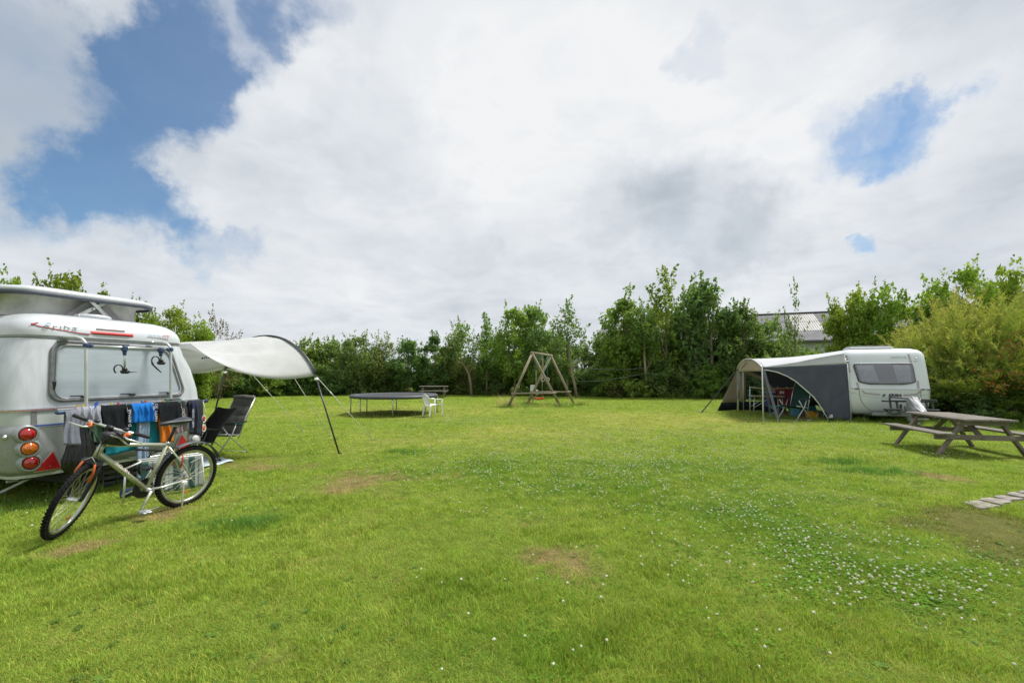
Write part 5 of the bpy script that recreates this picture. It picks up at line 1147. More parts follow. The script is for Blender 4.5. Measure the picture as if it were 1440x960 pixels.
# ------------------------------------------------------------------ camping chairs
def recliner(name, label, loc, rz, fab, pad=True, trim=None, scale=1.0, group='reclining camping chairs', tube=None, back=(-.52, 1.05), headroll=False):
    o = thing(name, label, 'camping chair', loc, rz, group); o.scale = (scale,)*3; tm = tube or ALUP; w = .27
    sf, sr, bt = Vector((.27, 0, .43)), Vector((-.18, 0, .36)), Vector((back[0], 0, back[1]))
    for s in (-1, 1):
        MB().tube([sf+Vector((.0, s*w, 0)), sr+Vector((0, s*w, 0))], .0115, 8).build('seat_rail', tm, o)
        MB().tube([sr+Vector((.02, s*w, -.06)), sr.lerp(bt, .5)+Vector((.03, s*w, 0)), bt+Vector((0, s*w, 0))], .0115, 8).build('back_post', BLACKP if not pad else tm, o)
        MB().tube([Vector((.25, s*(w+.035), .60)), Vector((-.02, s*(w+.035), .615)), sr.lerp(bt, .36)+Vector((0, s*(w+.035), 0))], [.018, .02, .014], 8).build('armrest', BLACKP, o)
        MB().tube([Vector((.22, s*(w+.03), .59)), Vector((.05, s*(w+.03), .36)), Vector((-.32, s*(w+.03), .02))], .0115, 8).build('leg', tm, o)
        MB().tube([Vector((-.10, s*(w+.015), .59)), Vector((-.02, s*(w+.015), .40)), Vector((.30, s*(w+.015), .02))], .0115, 8).build('leg', tm, o)
    for x in (-.32, .30): MB().tube([(x, -w-.03, .015), (x, w+.03, .015)], .0115, 8).build('foot_bar', tm, o)
    th = .045 if pad else .012
    def panel(a, b, nq, bul):
        def fn(u, v):
            p = a.lerp(b, v); d = (b-a).normalized(); n = Vector((-d.z, 0, d.x)) if True else 0
            if n.x < 0 and abs(n.x) > .3: n = -n
            e = (1-abs(2*u-1)**6); q = abs(math.sin(v*math.pi*nq))**.5 if pad else 1
            k = th*e*(.35+.65*q)*bul-(.055*(1-(2*u-1)**2) if not pad else .01)
            return p+Vector((0, (u-.5)*2*(w-.008), 0))+n*k
        return fn
    for nm, a, b, nq in (('seat_pad', sf+Vector((.03, 0, .01)), sr, 3), ('back_pad', sr, bt+Vector((0, 0, .02)), 4)):
        mb = MB(); mb.grid(panel(a, b, nq, 1), 15, 33); f2 = panel(a, b, nq, 0)
        mb.build(nm, fab, o, solid=.014 if pad else .004)
    if trim:
        c = sr.lerp(bt, .30); mb = MB(); mb.tube([c+Vector((.05, -w, 0)), c+Vector((.055, 0, -.01)), c+Vector((.05, w, 0))], .014, 6); mb.build('piping', trim, o)
    if headroll:
        q = MB(); q.tube([bt+Vector((.01, -w*.95, .0)), bt+Vector((.03, 0, .012)), bt+Vector((.01, w*.95, .0))], .05, 12); q.build('head_roll', fab, o)
    return o
PADG = mk('charcoal_quilt', (.125, .125, .122), .9, var=.18, scale=14, bump=.3, bscale=60); MESH = mk('black_mesh_fabric', (.012, .012, .012), .75, var=.2, scale=40, bump=.2, bscale=200)
recliner('camping_chair', 'charcoal quilted camping chair with teal piping on the open grass', gnd(330, 641)+Vector((-.36, .15, 0)), R(250), PADG, True, mk('teal_piping', (.01, .12, .11), .6), 1.0, headroll=True)
recliner('camping_chair', 'black mesh camping chair partly hidden by the rear wheel and the washing', Vector((-5.47, 7.78, 0)), R(244), MESH, False, None, .98, tube=mk('dark_tube', (.05, .05, .055), .4, .5), back=(-.60, .92))
# ------------------------------------------------------------------ low striped stool table behind the bicycle, things under it, groundsheet
def make_striped_table():
    m = bpy.data.materials.new('striped_canvas'); m.use_nodes = True; N = NT(m.node_tree); p = m.node_tree.nodes['Principled BSDF']; tc = N.n('ShaderNodeTexCoord').outputs['Object']; s = N.n('ShaderNodeSeparateXYZ'); N.put(s.inputs[0], tc)
    f = N.m('FRACT', N.m('MULTIPLY', s.outputs[0], 6.2)); a = N.sstep(f, .42, .46); b = N.m('MULTIPLY', N.sstep(f, .64, .67), N.sstep(f, .76, .73)); N.put(p.inputs['Base Color'], N.mix(b, N.mix(a, (.045, .115, .115), (.40, .42, .41)), (.20, .26, .26))); p.inputs['Roughness'].default_value = .85
    A = Vector((-4.60, 5.40, 0)); B = Vector((-4.08, 6.02, 0)); u = (B-A).normalized(); L = (B-A).length; rz = math.atan2(u.y, u.x); h = .47
    o = thing('folding_stand', 'low folding stand with white frame and hanging green grey striped canvas behind the bicycle', 'folding stand', A, rz)
    mb = MB(); 
    for y in (0, .16): mb.tube([(.16, y, h), (L+.02, y, h)], .012, 8)
    for x in (.16, L): mb.tube([(x, 0, h), (x, .16, h)], .012, 8)
    mb.tube([(0.01, 0, h-.06), (.16, 0, h)], .010, 8)
    mb.build('top_frame', mk('white_enamel', (.66, .67, .64), .35), o)
    for x, y, dx in ((0.01, 0, -.02), (L-.02, 0, .03), (L-.02, .16, .03)): MB().tube([(x, y, h-(.06 if x < .1 else 0)), (x+dx, y, 0)], .011, 8).build('leg', mk('white_enamel', (0, 0, 0)) if x > .1 else ALUP, o)
    MB().tube([(.0, .16, .06), (L, .0, h-.02)], .008, 6).build('brace', mk('white_enamel', (0, 0, 0)), o)
    mb = MB(); mb.grid(lambda q, v: (.16+(L-.16)*q, .02+.018*math.sin(q*26+v*2)*v, h-.01-(h-.06)*v), 34, 10); mb.build('canvas', m, o, solid=.003)
    CR = mk('grey_crate_plastic', (.07, .073, .078), .6); ct = cw(.15, .40, 0)
    o = thing('storage_crate', 'grey slatted plastic crate in the dark under the grey caravan', 'crate', ct, CAR_RZ); 
    for k in range(4):
        z = .05+.075*k
        for a, b in (((-.26, -.18, z), (.26, -.18, z)), ((.26, -.18, z), (.26, .18, z)), ((.26, .18, z), (-.26, .18, z)), ((-.26, .18, z), (-.26, -.18, z))): MB().bar(a, b, .012, .045).build('slat', CR, o)
    for x in (-.26, -.09, .09, .26): MB().bar((x, -.187, .02), (x, -.187, .32), .03, .012).build('upright', CR, o)
    mb = MB(); mb.box((0, 0, .02), (.5, .34, .02)); mb.build('floor', CR, o)
    o = thing('rolled_mat', 'dark navy rolled mat lying on the grass behind the pedals', 'mat', cw(-.1, -.62, .06), CAR_RZ); MB().tube([(-.30, 0, 0), (.30, .02, 0)], .055, 14).build('roll', NAVYP, o); MB().tube([(-.28, -.05, .03), (.28, -.03, .03)], .02, 8).build('edge_fold', mk('dark_grey_cloth', (.05, .055, .07), .8), o)
    o = thing('cable_drum', 'round brown and black cable drum hanging behind the cranks', 'cable reel', cw(.0, -.50, .30), CAR_RZ); M = Matrix.Rotation(R(90), 4, 'X'); mb = MB()
    mb.lathe([(.03, -.05), (.125, -.05), (.13, -.04), (.125, -.032), (.085, -.03), (.085, .03), (.125, .032), (.13, .04), (.125, .05), (.03, .05)], 28, M=M); mb.build('drum', BLACKP, o); q = MB(); [q.lathe([(.105-.004*k, -.022+.012*k), (.112, -.016+.012*k), (.105, -.010+.012*k)], 24, M=M) for k in range(4)]; q.build('cable', mk('brown_cable', (.13, .09, .05), .6), o); MB().tube([(-.02, -.06, 0), (-.10, -.08, .12), (-.02, -.09, .22), (.12, -.05, .20), (.20, 0, .10)], .012, 8).build('handle', BLACKP, o)
    GS = mk('blue_groundsheet', (.34, .44, .50), .6, var=.25, scale=9, c2=(.50, .57, .60), bump=.4, bscale=20)
    P = [gnd(329, 649.5), gnd(285, 659), gnd(262, 650), gnd(300, 643)]; c = sum(P, Vector())/4; mb = MB()
    mb.grid(lambda u, v: (P[0].lerp(P[1], u).lerp(P[3].lerp(P[2], u), v)-c)+Vector((0, 0, .022+.012*math.sin(u*9+v*4)+.008*math.sin(v*13))), 16, 10); q = mb.build('groundsheet', GS, None, solid=.004); q.location = c; tag(q, 'pale blue groundsheet corner on the grass beside the caravan chairs', 'groundsheet')
make_striped_table()
# ------------------------------------------------------------------ trampoline and white chair
def make_trampoline():
    c = Vector((-(720-555)/640*17.3, 17.3, 0)); o = thing('trampoline', 'large round trampoline with dark grey edge pad on straight legs', 'trampoline', c); r = 1.62
    PAD = mk('trampoline_pad', (.052, .057, .066), .5, var=.15, scale=3, bump=.2, bscale=14); MAT = mk('trampoline_mat', (.025, .025, .027), .7)
    mb = MB(); mb.lathe([(r-.30, .71), (r-.24, .735), (r-.05, .737), (r, .72), (r+.012, .68), (r+.005, .63), (r-.015, .625), (r-.02, .66)], 72); mb.build('edge_pad', PAD, o)
    mb = MB(); mb.lathe([(0, .700), (.8, .703), (r-.28, .708)], 48); mb.build('mat', MAT, o)
    MB().tube([((r-.04)*math.cos(a), (r-.04)*math.sin(a), .655) for a in np.linspace(0, 2*math.pi, 48, endpoint=False)], .022, 8, closed=True).build('frame_ring', STEEL, o)
    for k in range(8):
        a = R(-78+45*k); x, y = (r-.03)*math.cos(a), (r-.03)*math.sin(a); MB().tube([(x, y, -.02), (x, y, .655)], .022, 8).build('leg', STEEL, o)
        b = a+R(22.5); x, y = (r+.013)*math.cos(b), (r+.013)*math.sin(b)
    mb = MB(); a = R(-88); mb.box(((r+.012)*math.cos(a), (r+.012)*math.sin(a), .68), (.02, .012, .15)); mb.build('pad_strap', mk('red_strap', (.4, .04, .03), .6), o)
make_trampoline()
def make_plastic_chair():
    WP = mk('white_chair_plastic', (.80, .81, .80), .4, var=.03, scale=4, coat=.1); o = thing('garden_chair', 'white moulded plastic garden chair standing at the right rim of the trampoline', 'chair', (-2.79, 16.02, 0), R(38))
    mb = MB(); mb.grid(lambda u, v: ((u-.5)*.44, (v-.5)*(.44-.04*(1-u)), .42+.03*u-.022*(1-(2*v-1)**2)+(-.03*max(0, u-.9)*10)), 12, 10); mb.build('seat', WP, o, solid=.012)
    def back(u, v):
        w = .46*(.80+.25*math.sin(min(1, u*1.1)*math.pi*.55)); y = (v-.5)*w; top = .40*(1-.30*abs(2*v-1)**2.6); z = .40+u*top+.0; return (-.21-.12*u-.035*(1-(2*v-1)**2)*0+.05*abs(2*v-1)**2*u, y, z)
    for i in range(5):
        v0 = .14+.15*i; mb = MB(); mb.grid(lambda u, v, v0=v0: back(.06+.74*u, v0+.10*v), 9, 3); mb.build('back_slat', WP, o, solid=.010)
    mb = MB(); mb.grid(lambda u, v: back(.78+.24*u, v), 5, 17); mb.build('top_rail', WP, o, solid=.014)
    for s in (0, 1):
        mb = MB(); mb.grid(lambda u, v: back(u*.85, (0 if s == 0 else .90)+.10*v), 9, 3); mb.build('back_side', WP, o, solid=.014)
        q = 1 if s else -1
        mb = MB(); P = [Vector((-.275, q*.225, .68)), Vector((-.16, q*.262, .645)), Vector((-.02, q*.275, .625)), Vector((.16, q*.272, .635)), Vector((.225, q*.255, .615))]; W = [.03, .045, .055, .055, .04]
        mb.grid(lambda u, v: P[int(round(u*4))]+Vector((0, (v-.5)*W[int(round(u*4))], .006*(1-(2*v-1)**2))), 5, 4); mb.build('armrest', WP, o, solid=.014)
        for nm, a, b, w0, w1 in (('front_leg', (.215, q*.25, .62), (.245, q*.262, 0), .05, .036), ('rear_leg', (-.20, q*.205, .43), (-.265, q*.25, 0), .075, .05)):
            a = Vector(a); b = Vector(b); mb = MB(); mb.grid(lambda u, v: a.lerp(b, u)+Vector(((v-.5)*(w0+(w1-w0)*u) if nm == 'front_leg' else (v-.5)*(w0+(w1-w0)*u), -q*.018*(1-(2*v-1)**2)+q*.018, 0)), 6, 5); mb.build(nm, WP, o, solid=.012)
make_plastic_chair()
# ------------------------------------------------------------------ picnic tables
WOODG = mk('weathered_wood', (.14, .125, .105), .9, var=.3, scale=7, bump=.7, bscale=22, stretch=(.35, 5, 5), c2=(.25, .23, .205), detail=8)
WOODG2 = mk('weathered_frame', (.15, .13, .10), .9, var=.3, scale=6, bump=.6, bscale=22, c2=(.23, .20, .165), detail=8)
def picnic_table(label, loc, rz, L=1.75, W=.82, h=.70, spread=1.42, lf=1.30):
    o = thing('picnic_table', label, 'picnic table', loc, rz, 'wooden picnic tables with fixed benches'); r = random.Random(int(loc[0]*10)); n = 6; bw = W/n
    for i in range(n): MB().box((r.uniform(-.012, .012), -W/2+bw*(i+.5), h-.018+r.uniform(-.002, .003)), (L, bw-.008, .036), bev=.005).build('top_board', WOODG, o)
    for s in (-1, 1):
        for k in range(2): MB().box((r.uniform(-.012, .012), s*(.625+.135*k), .42+r.uniform(-.002, .002)), (L, .127, .036), bev=.005).build('seat_board', WOODG, o)
    for x, q in ((-lf/2, -1), (lf/2, 1)):
        for s in (-1, 1): MB().bar((x, s*spread/2, -.02), (x, s*.27, h-.04), .045, .095, (1, 0, 0)).build('leg', WOODG2, o)
        MB().bar((x+q*.047, -.78, .352), (x+q*.047, .78, .352), .044, .095).build('cross_beam', WOODG2, o)
        MB().bar((x+q*.047, -W/2+.03, h-.082), (x+q*.047, W/2-.03, h-.082), .044, .09).build('top_cleat', WOODG2, o)
        MB().bar((x-q*.03, 0, .36), (x-q*.42, 0, h-.05), .09, .04, (1, 0, 0)).build('brace', WOODG2, o)
        mb = MB()
        for y in (-.44, -.40, .40, .44): mb.tube([(x+q*.066, y, .36), (x+q*.076, y, .36)], .012, 8)
        mb.build('bolt', STEEL, o)
    MB().bar((0, -W/2+.05, h-.06), (0, W/2-.05, h-.06), .09, .035).build('top_cleat', WOODG2, o)
    return o
picnic_table('weathered grey picnic table near the right edge in front of the white caravan', (8.86, 9.08, 0), math.atan2(.976, .215))
picnic_table('small distant weathered picnic table at the hedge beyond the trampoline', (-4.9, 28.6, 0), R(4), h=.72)
# ------------------------------------------------------------------ swing
def make_swing():
    SW = mk('swing_timber', (.21, .18, .13), .85, var=.25, scale=6, bump=.4, bscale=30, c2=(.31, .27, .20)); A = [Vector((-.2, 20.3, 0)), Vector((2.25, 21.0, 0)), Vector((.72, 22.4, 0)), Vector((3.1, 22.6, 0))]
    t1 = Vector((.92, 20.75, 2.44)); t2 = Vector((1.92, 22.45, 2.38)); c = (A[0]+A[3])/2
    o = thing('swing', 'wooden A-frame swing with four slanting poles in the middle of the field', 'swing', c); L = lambda v: Vector(v)-c
    for f, t in ((A[0], t1), (A[1], t1), (A[2], t2), (A[3], t2)): MB().tube([L(f)+Vector((0, 0, -.05)), L(t)+(L(t)-L(f))*.02], [.062, .055], 12).build('leg', SW, o)
    d = (t2-t1).normalized(); MB().tube([L(t1)-d*.10+Vector((0, 0, .02)), L(t2)+d*.10+Vector((0, 0, .02))], .058, 12).build('top_beam', SW, o)
    for a, b, t in ((A[0], A[1], t1), (A[2], A[3], t2)):
        p = a.lerp(t, .255); q = b.lerp(t, .255); e = (q-p).normalized()*.12; MB().tube([L(p)-e+Vector((0, -.05, 0)), L(q)+e+Vector((0, -.05, 0))], .043, 10).build('cross_rail', SW, o)
    sb = t1.lerp(t2, .35)
    s = thing('hanging_swing', 'red plastic swing seat hanging on blue and pale ropes', 'swing seat', (sb.x, sb.y, .30)); RP = mk('red_seat_plastic', (.55, .06, .02), .4); RB = mk('blue_rope', (.10, .20, .34), .8); RW = mk('pale_rope', (.45, .42, .30), .8); YR_ = mk('yellow_rope', (.50, .40, .10), .8); GR_ = mk('teal_rope', (.05, .25, .22), .8)
    mb = MB(); mb.grid(lambda u, v: ((u-.5)*.42, (v-.5)*.22, .02+.07*(2*u-1)**2), 10, 5); mb.build('seat', RP, s, solid=.08)
    for x in (-.15, .15):
        MB().tube([(x, 0, .06), (x*.95, 0, 1.35)], .010, 5).build('rope', RW, s); MB().tube([(x*.95, 0, 1.35), (x*.9, 0, 2.06)], .016, 5).build('rope', RB, s)
    tb = t1.lerp(t2, .66); s = thing('trapeze', 'yellow and teal ropes with hand rings hanging from the swing beam', 'trapeze', (tb.x, tb.y, 1.2))
    for x, m in ((-.10, YR_), (.12, GR_)):
        MB().tube([(x, 0, .12), (x*.9, 0, 1.16)], .016, 5).build('rope', m, s); MB().tube([(x+.085*math.cos(a), .02*math.sin(a), .03+.085*math.sin(a)) for a in np.linspace(0, 6.28, 16, endpoint=False)], .016, 6, closed=True).build('ring', mk('pale_ring', (.6, .6, .52), .4), s)
    p = at(749, 546, 23.2); b = thing('white_board', 'small white board standing behind the left rear pole of the swing', 'board', (p.x, p.y, 0)); mb = MB(); mb.box((0, 0, p.z), (.24, .05, .34), bev=.01); mb.build('panel', mk('white_board_paint', (.68, .68, .66), .6), b); MB().bar((0, 0, -.05), (0, 0, p.z-.14), .05, .05).build('post', SW, b)
    p = at(756, 549, 23.4); mb = MB(); mb.box((.22, .02, p.z-.08), (.12, .05, .26), bev=.01); mb.build('panel', mk('white_board_paint', (0, 0, 0)), b)
make_swing()
# ------------------------------------------------------------------ the white caravan on the right with its awning
G_O = Vector((10.68, 14.6, 0)); G_RZ = R(-21.79); GM = Matrix.Translation(G_O) @ Matrix.Rotation(G_RZ, 4, 'Z')
def gw(x, y, z=0.): return GM @ Vector((x, y, z))
GINV = GM.inverted()
ZF = [.20, .30, .45, .70, 1.03, 1.06, 1.20, 1.60, 1.95, 2.10, 2.20, 2.27, 2.32, 2.345]
YF = [.26, .14, .06, .00, .00, .03, .07, .19, .31, .37, .43, .52, .68, .95]
XC = 1.12
def face_y(z): return interp(z, ZF, YF)
def make_right_caravan():
    o = thing('caravan', 'white touring caravan with wide front window and dark grey awning on the right', 'caravan', G_O, G_RZ)
    GW = mk('cool_white_gel_coat', (.66, .70, .72), .3, var=.025, scale=2, coat=.4); rings = []
    for z, y in zip(ZF, YF):
        hw = interp(z, [.2, .3, .6, 1.0, 2.1, 2.2, 2.27, 2.32, 2.345], [1.02, 1.08, 1.115, 1.125, 1.09, 1.05, .98, .86, .6]); r = interp(z, [.2, .6, 1.1, 2.0, 2.345], [.28, .30, .26, .22, .2]); y1 = 5.2-(.0 if z < 2.2 else (z-2.2)*3)
        rings.append([(XC+x, yy, z) for x, yy in rrect(hw, y, y1, r, 8)])
    k = [i for i, z in enumerate(ZF) if z == 1.03][0]
    MB().loft(rings[:k+1], True, True).build('lower_body', GW, o); MB().loft(rings[k+1:], True, False, True).build('upper_body', GW, o)
    MB().loft([[(x, y, 1.03) for x, y, z in rings[k]], [(XC+(x-XC)*1.006, y-.012 if y < 1 else y, 1.035) for x, y, z in rings[k]], [(XC+(x-XC)*1.006, y-.012 if y < 1 else y, 1.055) for x, y, z in rings[k]], rings[k+1]], False).build('belt_moulding', GW, o)
    F = lambda x, z, off=.004: Vector((x, face_y(z)-off-( -.0), z))
    DST = mk('taupe_stripe', (.40, .36, .37), .4); LINE = mk('panel_gap', (.10, .11, .12), .7); DK = mk('charcoal_print', (.05, .055, .06), .4); PG = mk('silver_print', (.34, .35, .38), .35, .4)
    # front window
    def wedge(x0, x1): return None
    zt, zb = 1.83, 1.20
    def win_edge(z):
        t = (zt-z)/(zt-zb); return .29+.115*t, 1.80+.03*t
    def wshape(off, g, m, nm, par):
        n = 20; rows = []
        for i in range(n+1):
            z = zb-g+(zt-zb+2*g)*i/n; x0, x1 = win_edge(z); x0 -= g; x1 += g; e = (z-(zb-g))/(zt-zb+2*g)
            k = (.22*(1-min(1, e/.16))**2.2 if e < .16 else 0)+(.05*(max(0, e-.9)/.1)**2); rows.append((z, x0+k*1.2, x1-k*1.4))
        mb = MB(); mb.grid(lambda u, v: F(rows[int(round(v*n))][1]+(rows[int(round(v*n))][2]-rows[int(round(v*n))][1])*u, rows[int(round(v*n))][0], off+.018*(1-(2*u-1)**2)), 20, n+1)
        ol = [F(a, z, off) for z, a, b in rows]+[F(b, z, off) for z, a, b in reversed(rows)]
        return mb.build(nm, m, par), ol
    wi, ol = wshape(.014, .0, mk('cabin_shade_backing', (.10, .105, .115), .3, coat=.6), 'front_window', o)  # opaque backing panel; the shade of the cabin interior is put into its colour
    MB().tube(ol, .022, 6, closed=True).build('frame', mk('dark_window_frame', (.06, .06, .065), .4), wi)
    MB().bar(F(.33, 1.845, .025), F(1.78, 1.845, .025), .022, .028).build('top_rail', ALU, wi)
    CU = mk('net_curtain', (.46, .48, .50), .9, var=.1)
    for x0, x1, b0, b1 in ((.36, .80, .46, .92), (1.30, 1.74, 1.37, 1.72)):
        mb = MB(); mb.grid(lambda u, v: F((x0+(x1-x0)*u)*(1-v)+(b0+(b1-b0)*u)*v, 1.79-.53*v, .036+.006*math.sin(u*34)+.012*(1-(2*((x0+x1)/2-.29)/1.5-1)**2)), 70, 4); mb.build('curtain', CU, wi)
    g, _ = wshape(.055, -.01, mk_glass('window_glass', (.82, .85, .87), .55), 'pane', wi)
    # mouldings and print
    def strip(P, w, m, nm, off=.006, sh=None):
        mb = MB(); n = len(P)
        def fn(u, v):
            i = min(n-1, int(round(u*(n-1)))); a = P[max(0, i-1)]; b = P[min(n-1, i+1)]; d = Vector((b[0]-a[0], b[1]-a[1])).normalized(); return F(P[i][0]-d.y*w*(v-.5), P[i][1]+d.x*w*(v-.5), off)
        mb.grid(fn, n, 2); return mb.build(nm, m, o)
    strip([(.13+.05*t, 2.12-.55*t) for t in np.linspace(0, 1, 8)], .055, DST, 'stripe'); strip([(.34+.03*t, 1.24-.18*t) for t in np.linspace(0, 1, 4)], .07, DST, 'stripe')
    strip([(1.76+.05*t, 2.14-.56*t) for t in np.linspace(0, 1, 8)], .055, DST, 'stripe'); strip([(1.89-.01*t, 1.30-.24*t) for t in np.linspace(0, 1, 4)], .06, DST, 'stripe')
    strip([(.46+.08*t, .99-.10*t**.6) if t < .5 else (.50+.45*(t-.5)*2*.9+.02, .915-.05*((t-.5)*2)**.7) for t in np.linspace(0, 1, 12)], .05, DST, 'stripe'); strip([(1.90-.07*t, .99-.10*t**.6) if t < .5 else (1.865-.36*(t-.5)*2, .90-.04*((t-.5)*2)**.7) for t in np.linspace(0, 1, 12)], .05, DST, 'stripe')
    strip([(.38+.02*t+.30*t**3, 1.02-.66*t) for t in np.linspace(0, 1, 16)], .012, LINE, 'locker_joint'); strip([(.68+.03*t, .36-.01*t) for t in np.linspace(0, 1, 3)]+[(1.9, .35)], .012, LINE, 'locker_joint'); strip([(1.93, 1.02), (1.93, .75), (1.90, .40)], .012, LINE, 'locker_joint')
    strip([(.12+.55*t, .93-.14*t) for t in np.linspace(0, 1, 6)]+[(1.2, .75), (1.7, .80), (2.1, .90)], .010, mk('pale_line', (.42, .45, .45), .4), 'crease_line')
    text('lettering', 'ERIBA', .125, DK, o, basis((1, 0, 0), (0, 0, 1), F(1.285, .845, .008)), .35, bold=.006, sx=1.02); strip([(.985, .875), (1.06, .875)], .022, DK, 'emblem'); strip([(.975, .845), (1.05, .845)], .022, DK, 'emblem'); strip([(.965, .815), (1.04, .815)], .022, DK, 'emblem')
    text('lettering', 'NOVA', .10, PG, o, basis((1, 0, 0), (0, .36, 1), F(1.50, 2.03, .012)), 0, spacing=1.15, sx=1.25)
    for x in (.06, 1.99):
        q = MB(); q.ball(F(x+(.05 if x < 1 else -.06), 1.98, -.03), (.045, .05, .05)); q.build('marker_lamp', CLENS, o); q = MB(); q.box(F(x+(.08 if x < 1 else -.08), 1.925, .0), (.09, .05, .03), bev=.01); q.build('lamp_bracket', STEEL, o)
    for x0, x1 in ((.06, .37), (1.93, 2.2)):
        q = MB(); q.bar((x0, face_y(1.04)-.02+(.09 if (x0 < .1) else 0), 1.045), (x1, face_y(1.04)-.03+(.09 if x1 > 2.1 else 0), 1.045), .05, .035); q.build('grab_handle', mk('dark_handle', (.07, .08, .08), .4), o)
    q = MB(); q.lathe([(.04, 0), (.045, .008), (.03, .012), (0, .013)], 16, M=basis((1, 0, 0), (0, 0, 1), F(.26, .50, -.03))); q.build('gas_vent', mk('pale_line', (0, 0, 0)), o)
    # roof hatch
    q = MB(); q.box((.92, 1.15, 2.40), (1.05, .75, .05), bev=.02); h = q.build('roof_hatch', mk('smoked_acrylic', (.42, .42, .42), .3, coat=.5), o); q = MB(); q.box((.92, 1.15, 2.365), (1.15, .85, .05), bev=.02); q.build('hatch_frame', GW, h); [MB().box((.92, .80+.17*i, 2.432), (1.0, .03, .015), bev=.004).build('hatch_rib', GREYP, h) for i in range(5)]
    # front cover, bicycle rack on the drawbar, jockey wheel, steadies
    BR = mk('black_rack', (.03, .03, .033), .5); rk = MB()
    for z, x0, x1, y in ((.70, .80, 2.12, -.52), (.46, .80, 1.25, -.66), (.46, 1.68, 2.12, -.66)): rk.box(((x0+x1)/2, y, z), (x1-x0, .09, .055), bev=.012)
    rack = rk.build('drawbar_bicycle_rack', BR, o); q = MB()
    for x in (1.0, 1.16, 1.86, 2.0): q.bar((x, -.52, .69), (x, -.64, .40), .05, .04)
    q.bar((1.0, -.5, .68), (1.0, -.5, .80), .04, .04); q.tube([(1.0, -.5, .80), (1.06, -.52, .82), (1.5, -.54, .77), (2.1, -.54, .74)], .022, 8); q.tube([(.85, -.62, .43), (1.0, -.72, .33), (1.3, -.74, .38), (1.32, -.62, .55)], .02, 8); q.tube([(1.72, -.55, .80), (1.62, -.72, .62), (1.58, -.76, .56)], .028, 8); q.box((1.26, -.6, .30), (.14, .1, .18), bev=.02); q.box((1.24, -.58, .53), (.05, .06, .16), bev=.01); q.build('rack_arm', BR, rack)
    q = MB(); q.box((1.25, -.35, .27), (1.3, .1, .08), bev=.01); q.bar((.7, .1, .26), (1.45, -1.1, .34), .06, .1); q.bar((2.0, .1, .26), (1.5, -1.1, .34), .06, .1); q.build('drawbar', mk('drawbar_steel', (.22, .24, .25), .5, .5), o)
    CV = mk('grey_cover', (.27, .285, .30), .5, var=.12, scale=5, bump=.5, bscale=14); mb = MB(); rings = []
    for y, w, zt_, zb_ in ((-1.42, .07, .46, .26), (-1.36, .12, .50, .22), (-1.10, .16, .62, .16), (-.86, .17, .78, .14), (-.74, .16, .86, .18), (-.62, .13, .84, .24), (-.58, .05, .76, .34)):
        xs = [(-1, -1), (-.5, -1.05), (.5, -1.05), (1, -1), (1.02, -.3), (.92, .45), (.62, .9), (.2, 1.0), (-.2, 1.0), (-.62, .9), (-.92, .45), (-1.02, -.3)]
        rings.append([(1.48+w*px*(1+.05*math.sin(5*k+y*9)), y+.015*math.sin(k*2.1), (zt_+zb_)/2+(zt_-zb_)/2*pz+.012*math.sin(3*k+y*14)) for k, (px, pz) in enumerate(xs)])
    mb.loft(rings, False, True, True).build('drawbar_cover', CV, o)
    q = MB(); q.tube([(1.46, -1.1, -.02), (1.46, -1.1, .5)], .028, 10); q.lathe([(.02, -.03), (.09, -.03), (.10, 0), (.09, .03), (.02, .03)], 18, M=Matrix.Translation((1.46, -1.1, .10)) @ Matrix.Rotation(R(90), 4, 'Y')); q.build('jockey_wheel', STEEL, o)
    q = MB(); q.box((XC, 2.6, .26), (1.9, 4.8, .10)); q.build('chassis', mk('chassis_paint', (0, 0, 0)), o)
    q = MB(); q.box((.72, .22, .22), (.32, .22, .06), bev=.02); q.build('step_box', mk('dark_green_plastic', (.03, .06, .055), .5), o)
    for x in (.12, 2.12):
        M = Matrix.Translation((x, 2.9, .30)) @ Matrix.Rotation(R(90), 4, 'Y'); q = MB(); q.lathe([(.18, -.09), (.27, -.10), (.30, -.06), (.305, 0), (.30, .06), (.27, .10), (.18, .09), (0, .05)], 28, M=M); q.build('wheel', RUBBER, o)
        q = MB(); q.bar((x+(.25 if x < 1 else -.25), .5, .26), (x+(.1 if x < 1 else -.1), .35, .02), .05, .03); q.build('corner_steady', STEEL, o)
    return o
make_right_caravan()
